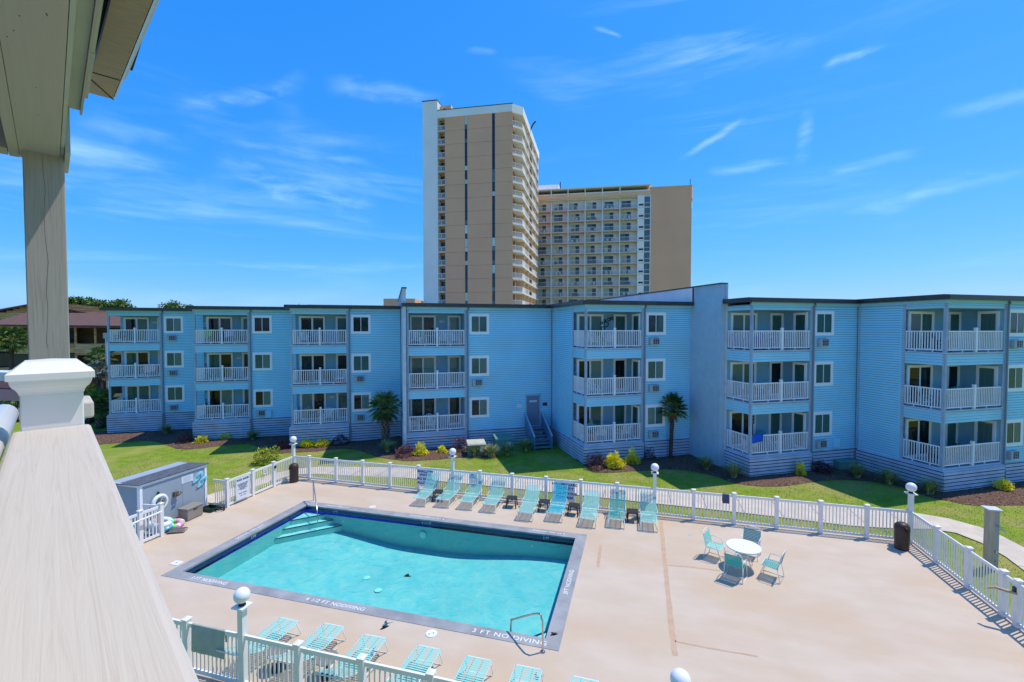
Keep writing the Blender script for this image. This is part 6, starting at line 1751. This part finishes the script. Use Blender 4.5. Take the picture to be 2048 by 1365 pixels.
# palms at the far left
palm(-49.6, 45.0, -.3, 7.3, (.2, 0), 0, 'palm with a thick round head in front of the grey condo at the left edge', .16, .9, .85, mats_=[M_leaf_palmy, M_leaf_palm], nf=36, nleaf=20, dead=4, width=.05, boots=False, group='palms left of the blue building')
palm(-40.9, 45.2, -.3, 5.6, (.1, 0), 0, 'palm before the slatted condo balconies, just left of the blue building', .14, .8, .7, mats_=[M_leaf_palm, M_leaf_palmy], nf=22, nleaf=16, dead=3, width=.05, boots=False, group='palms left of the blue building')
palm(-38.5, 42.2, -.3, 4.4, (0, 0), 0, 'silvery palm above the bushy dark one at the left end of the blue building', .16, .75, .6, mats_=[mat('palm_silver', (.20, .25, .20), .6, .3, 2), M_leaf_dead], nf=24, nleaf=16, dead=3, width=.05, boots=False, group='palms left of the blue building')
palm(-34.4, 37.9, -.3, 2.0, (.1, 0), 0, 'bushy dark green palm standing directly at the left end of the blue building', .28, .95, .8, mats_=[M_leaf_palm, M_leaf_palm], nf=54, nleaf=24, dead=3, width=.035, elmin=-20, droop=.35, group='palms left of the blue building')
palm(-36.9, 39.6, -.3, 2.4, (0, 0), 0, 'low yellow green palm behind the white newel cap', .16, .8, .6, mats_=[M_leaf_palmy, M_leaf_palm], nf=20, nleaf=16, dead=2, width=.05, boots=False, group='palms left of the blue building')
palm(-44.0, 40.2, -.3, 2.6, (0, 0), 0, 'low palm seen left of the newel under the pink board', .16, .8, .6, mats_=[M_leaf_palmy, M_leaf_palm], nf=20, nleaf=16, dead=2, width=.05, boots=False, group='palms left of the blue building')

def tree(x, y, h, rx, rz_, label, n=4200, leaf=.55):
    t = thing('broadleaf_tree', label, 'tree', (x, y, 0), 0, 'trees behind the condos')
    MB().tube([(0, 0, 0), (.2, 0, h * .35), (.1, .1, h * .7)], [.35, .28, .16], 8).build('trunk', M_trunk, t)
    lb = MB(); cl = []
    for k in range(44):
        a = RP.uniform(0, 6.28); e = RP.uniform(-.15, 1) ; r_ = RP.uniform(.35, 1)
        c = np.array([math.cos(a) * rx * r_ * math.cos(e), math.sin(a) * rx * r_ * math.cos(e), h - rz_ + rz_ * math.sin(e) * r_])
        cl.append((c, RP.uniform(.22, .36) * rx)); lb.tube([(.1, .1, h * .6), tuple(c * .6 + np.array([0, 0, h * .25])), tuple(c)], [.12, .07, .03], 5)
    lb.build('limbs', M_trunk, t)
    P = []; D_ = []
    for (c, r_) in cl:
        q = n // len(cl); d = unit(RP.normal(0, 1, (q, 3))); P.append(c + d * (r_ * RP.uniform(.5, 1, (q, 1))) * np.array([1, 1, .6])); D_.append(unit(d + RP.normal(0, .6, (q, 3))))
    P = np.concatenate(P); D_ = np.concatenate(D_)
    mi = (RP.rand(len(P)) < .35).astype(int)
    inst('crown', leafmesh(P, D_, leaf * RP.uniform(.5, 1.2, len(P)), leaf * .6, [M_tree, M_tree2], 'crown', mi), t)
tree(-85, 88, 14.6, 4.5, 3.6, 'spreading green tree behind the condo roof, left of its group', 9000, .45)
tree(-79.0, 89, 14.0, 4.2, 3.4, 'spreading green tree above the condo roof nearest the blue building', 9000, .45)
tree(-91, 90, 13.0, 4.0, 3.2, 'green tree behind the condos hidden by the wooden column', 3000, .42)
tree(-67, 91, 13.3, 2.9, 2.0, 'single green tree top peeping over the roof of the leftmost bay', 3000, .4)

# lawn blades and mulch chips: real relief where the beds and lawn are close
def scatter():
    n = 150000
    a = RP.uniform(-31, 22, n); b = RP.uniform(16.2, 38, n)
    c_, s_ = math.cos(PT), math.sin(PT)
    X = a * c_ - b * s_; Y = a * s_ + b * c_
    ok = ~((a > DA0 - .05) & (a < DA1 + .05) & (b < DB1 + .05)) & ~inpoly(a, b, [(p[0], p[1]) for p in PATH])
    ok &= ~inpoly(X, Y, ML) & ~inpoly(X, Y, MR)
    U = X * CA + Y * SA; V = -X * SA + Y * CA
    front = np.full(n, 60.)
    for (i, bu, bv, wb, ue) in BAYS: front[(U > bu - .1)] = bv - .1
    ok &= V < front
    ok &= RP.rand(n) < np.clip(1.5 - np.hypot(X, Y) / 42, .12, 1)
    X = X[ok]; Y = Y[ok]; n = len(X)
    Z = np.array([gz(x, y) for x, y in zip(X, Y)])
    p = np.stack([X, Y, Z - .005], 1); d = unit(np.stack([RP.normal(0, .6, n), RP.normal(0, .6, n), np.ones(n)], 1))
    o = inst('lawn_grass', leafmesh(p, d, RP.uniform(.03, .06, n), .022, [M_blade], 'lawn_grass')); 
    tag(o, 'short green lawn grass between the pool fence and the mulch beds', 'grass', kind='stuff')
    n = 34000
    X = RP.uniform(-30, 27, n); Y = RP.uniform(19.5, 37, n)
    ok = (inpoly(X, Y, ML) | inpoly(X, Y, MR)); X = X[ok]; Y = Y[ok]
    U = X * CA + Y * SA; V = -X * SA + Y * CA
    front = np.full(len(X), 60.)
    for (i, bu, bv, wb, ue) in BAYS: front[(U > bu - .15)] = bv - .12
    ok = V < front; X = X[ok]; Y = Y[ok]; n = len(X)
    Z = np.array([gz(x, y) for x, y in zip(X, Y)]) + .055
    d = unit(np.stack([RP.normal(0, 1, n), RP.normal(0, 1, n), np.abs(RP.normal(0, .35, n))], 1))
    p = np.stack([X, Y, Z], 1)
    o = inst('mulch_chips', leafmesh(p, d, RP.uniform(.06, .13, n), .045, [M_chip, M_mulch], 'mulch_chips', (RP.rand(n) < .55).astype(int)))
    tag(o, 'brown bark mulch chips in the beds along the building', 'mulch', kind='stuff')
scatter()

# utility boxes on the ground
def ubox(p, w, d, h, mt, mlid, label, rz=R(12), lo=False):
    t = thing('utility_box', label, 'utility box', (p[0], p[1], gz(*p)), rz, 'ground mounted utility boxes')
    bevel(MB().box(-w / 2, w / 2, -d / 2, d / 2, 0, h * .82).build('body', mt, t), .02)
    bevel(MB()._add([(-w / 2 - .04, -d / 2 - .05, h * .82), (w / 2 + .04, -d / 2 - .05, h * .82), (w / 2 + .04, d / 2 + .03, h * .86), (-w / 2 - .04, d / 2 + .03, h * .86), (-w / 2 - .02, -d / 2, h * .93), (w / 2 + .02, -d / 2, h * .93), (w / 2 + .02, d / 2, h), (-w / 2 - .02, d / 2, h)],
                    [(3, 2, 1, 0), (4, 5, 6, 7), (0, 1, 5, 4), (1, 2, 6, 5), (2, 3, 7, 6), (3, 0, 4, 7)]).build('lid', mlid, t), .012)
    if not lo:
        MB().box(w * .18, w * .36, -d / 2 - .008, -d / 2, h * .3, h * .62).build('warning_label', M_sign, t)
        MB().box(-.015, .015, -d / 2 - .02, -d / 2, h * .3, h * .5).build('hasp', M_plasdark, t)
ubox(MISC[2], 1.1, .95, .85, M_bxolive, M_bxbeige, 'olive utility box with a beige lid behind grass clumps')
ubox(MISC[3], 1.15, 1.0, .92, M_bxgreen, M_bxgreen, 'tall green utility box left of the outside stairs')
ubox(MISC[4], 1.15, .8, .58, M_bxgreen, M_bxgreen, 'low green utility box in the corner right of the stack by the slate fire wall', R(8), True)
ubox(MISC[5], .8, .6, .45, M_bxgreen, M_bxgreen, 'small green utility box in shade between the second and third stacks', R(15), True)

# ================================================================ THE BALCONY WE LOOK FROM
BD = Vector((-.712, .702, 0)); BS_ = Vector((.702, .712, 0))     # along the rail, across it (towards the pool)
BANG = math.atan2(.702, -.712)                                    # local x = along the rail away from us, local y = across to the LEFT
# local frame: x along the rail, y to the left (house side), z up; origin on the floor under the camera
def near_thing(name, label, cat): return thing(name, label, cat, (0, 0, 6.78), BANG)
ZF = 6.78
def z_(z): return z - ZF
br = near_thing('balcony_railing', 'greige painted wooden balcony rail with a big white newel cap in the left foreground', 'railing')
# board under us
m = MB().box(-.9, 2.08, -.092, .090, z_(7.64), z_(7.679)); bevel(m.build('rail_board', M_railwood, br), .012, 3)
bevel(MB().box(-.9, 2.08, -.045, .045, z_(7.54), z_(7.638)).build('rail_stringer', M_railwood, br), .006)
for k in range(16):
    MB().box(-.80 + k * .17, -.765 + k * .17, -.018, .018, z_(6.90), z_(7.54)).build('baluster', M_caps, br)
MB().box(-.9, 2.08, -.035, .035, z_(6.86), z_(6.93)).build('bottom_rail', M_railwood, br)
# newel
nx = 2.155
bevel(MB().box(nx - .072, nx + .072, -.076, .070, z_(6.78), z_(7.80)).build('newel_post', M_caps, br), .004)
def newelcap():
    m = MB(); cy = -.003
    def ring(h0, z0, h1, z1):
        a = [(nx - h0, cy - h0), (nx + h0, cy - h0), (nx + h0, cy + h0), (nx - h0, cy + h0)]
        b = [(nx - h1, cy - h1), (nx + h1, cy - h1), (nx + h1, cy + h1), (nx - h1, cy + h1)]
        m._add([(*p, z_(z0)) for p in a] + [(*p, z_(z1)) for p in b], [(i, (i + 1) % 4, 4 + (i + 1) % 4, 4 + i) for i in range(4)])
    pr = [(.0745, 7.788), (.076, 7.796), (.081, 7.806), (.088, 7.813), (.093, 7.824), (.095, 7.836), (.101, 7.836), (.101, 7.856), (.098, 7.859), (.094, 7.860), (.062, 7.892), (.0005, 7.898)]
    for (a, b) in zip(pr, pr[1:]): ring(a[0], a[1], b[0], b[1])
    m.build('newel_cap', M_caps, br)
newelcap()
bevel(MB().box(nx + .075, nx + .28, -.108, -.03, z_(7.675), z_(7.735)).build('rail_bracket', M_railwood, br), .008)
# lower rounded handrail and the neighbouring boards on the left
MB().tube([(-.2, .16, z_(7.63)), (2.9, .145, z_(7.63))], .045, 16).build('hand_rail', M_caps, br, smooth=True)
pk = near_thing('side_screen', 'pink board with a white top rail behind the newel at the left edge', 'screen')
pk.rotation_euler = (0, 0, R(168)); pk.location = (-3.05, 2.92, ZF)
MB().box(-.0, 2.0, -.05, .05, z_(7.66), z_(7.715)).build('top_rail', M_caps, pk)
MB().box(-.0, 2.0, -.02, .02, z_(7.61), z_(7.66)).build('board', M_pink, pk)
MB().box(-.0, 2.0, -.03, .03, z_(7.53), z_(7.602)).build('board', mat('pink_board_light', (.66, .34, .36), .7), pk)
# column
col_ = near_thing('porch_column', 'square weathered greige wooden column carrying the porch beam', 'column')
bevel(MB().box(3.115, 3.255, -.068, .072, 0, z_(8.842)).build('shaft', M_postwood, col_), .004)
cr = MB(); rnd = random.Random(4)
pts = []; yy = .012
for k in range(26):
    yy += rnd.uniform(-.0035, .0035); pts.append((3.1148, yy, z_(8.83 - k * .037)))
for a, b in zip(pts, pts[1:]): cr.bar(a, b, .0005, .0008)
cr.build('drying_crack', M_dark, col_)
# porch roof: beam, soffits, fascia, gutter, ceiling
pr_ = near_thing('porch_roof', 'underside of the porch roof with greige beam, dark ceiling and layered eave boards', 'porch roof')
ZB = 8.825
MB().box(-2.5, 3.26, -.052, .082, z_(ZB), z_(ZB + .26)).build('beam', M_beam, pr_)
rnd = random.Random(8)
for k in range(9):
    x, y = rnd.uniform(1.6, 3.1), rnd.uniform(-.04, .07)
    MB().box(x, x + .004, y, y + .0022, z_(ZB - .0012), z_(ZB)).build('nail_mark', M_dark, pr_)
MB().box(-2.5, 3.26, .0835, .117, z_(ZB - .002), z_(ZB + .26)).build('beam_board', M_beam, pr_)
MB().box(-2.5, 3.22, -.066, -.054, z_(ZB + .004), z_(ZB + .20)).build('beam_trim', M_fasc_g, pr_)
MB().box(2.95, 3.34, -.086, -.068, z_(ZB - .02), z_(ZB + .22)).build('trim_end', M_fasc_g, pr_)
MB().box(-2.5, 2.97, -.120, -.070, z_(9.02), z_(9.05)).build('eave_soffit', M_fasc_g, pr_)
MB().box(-2.5, 2.97, -.129, -.121, z_(9.00), z_(9.07)).build('eave_trim', M_beam, pr_)
MB().box(2.46, 2.96, -.150, -.131, z_(9.08), z_(9.10)).build('drip_board', M_fasc_g, pr_)
MB().box(-2.5, 2.45, -.148, -.131, z_(9.08), z_(9.10)).build('drip_board', M_fasc_g, pr_)
MB().box(-2.5, 2.9, -.31, -.13, z_(9.25), z_(9.27)).build('eave_gap', M_dark, pr_)
MB()._add([(-2.5, -.300, z_(9.20)), (3.2, -.160, z_(9.20)), (3.2, -.258, z_(9.20)), (-2.5, -.432, z_(9.20)), (-2.5, -.300, z_(9.23)), (3.2, -.160, z_(9.23)), (3.2, -.258, z_(9.23)), (-2.5, -.432, z_(9.23))],
          [(0, 3, 2, 1), (4, 5, 6, 7), (0, 1, 5, 4), (1, 2, 6, 5), (2, 3, 7, 6), (3, 0, 4, 7)]).build('overhang_board', M_eave, pr_)
MB()._add([(-2.5, -.435, z_(9.20)), (3.2, -.261, z_(9.20)), (3.2, -.272, z_(9.21)), (-2.5, -.446, z_(9.21)), (-2.5, -.435, z_(9.28)), (3.2, -.261, z_(9.28)), (3.2, -.272, z_(9.28)), (-2.5, -.446, z_(9.28))],
          [(0, 3, 2, 1), (4, 5, 6, 7), (0, 1, 5, 4), (1, 2, 6, 5), (2, 3, 7, 6), (3, 0, 4, 7)]).build('gutter', M_gutter, pr_)
MB().bar((-2.5, -.458, z_(9.26)), (3.0, -.286, z_(9.26)), .012, .05).build('gutter', M_gutter, pr_)
MB().bar((3.0, -.155, z_(9.198)), (3.2, -.262, z_(9.198)), .004, .003).build('seam', M_dark, pr_)
MB().bar((2.93, -.158, z_(9.198)), (2.93, -.264, z_(9.198)), .003, .003).build('seam', M_dark, pr_)
MB().box(3.14, 3.26, .12, 2.6, z_(ZB + .0), z_(9.118)).build('cross_beam', M_beam, pr_)
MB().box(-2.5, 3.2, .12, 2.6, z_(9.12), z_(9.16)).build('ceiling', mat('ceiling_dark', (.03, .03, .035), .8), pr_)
for k in range(3): MB().box(1.0 + k * .9, 1.06 + k * .9, .12, 2.6, z_(9.08), z_(9.12)).build('joist', M_eave, pr_)
MB().box(-2.6, 2.7, -.19, 2.8, z_(9.34), z_(9.40)).build('roof_deck', M_mauve, pr_)
# floor and house wall behind the rail
fl_ = near_thing('balcony_floor', 'grey boarded floor of the balcony behind the rail', 'floor')
for k in range(18): MB().box(-2.5, 3.3, .10 + k * .14, .235 + k * .14, -.04, 0).build('floor_board', M_stucco_l, fl_)
hw_ = near_thing('house_wall', 'unseen cream wall of the building behind the viewer, pale to bounce light', 'wall')
MB().box(-42, 3.3, 2.62, 14, -6.78, 2.4).build('wall', mat('own_wall_bounce_cream', (.74, .71, .66), .8, .05, 1), hw_)  # unseen wall, colour made pale to bounce light onto the facades
for k in range(26):
    for z0 in (.3, -2.5, -5.3): MB().box(-41 + k * 1.7, -40 + k * 1.7, 2.58, 2.61, z0, z0 + 1.5).build('window', M_frame, hw_)
for o in list(scene.objects):
    if o.type == 'MESH' and o.name.startswith(('frond', 'foliage')): pass
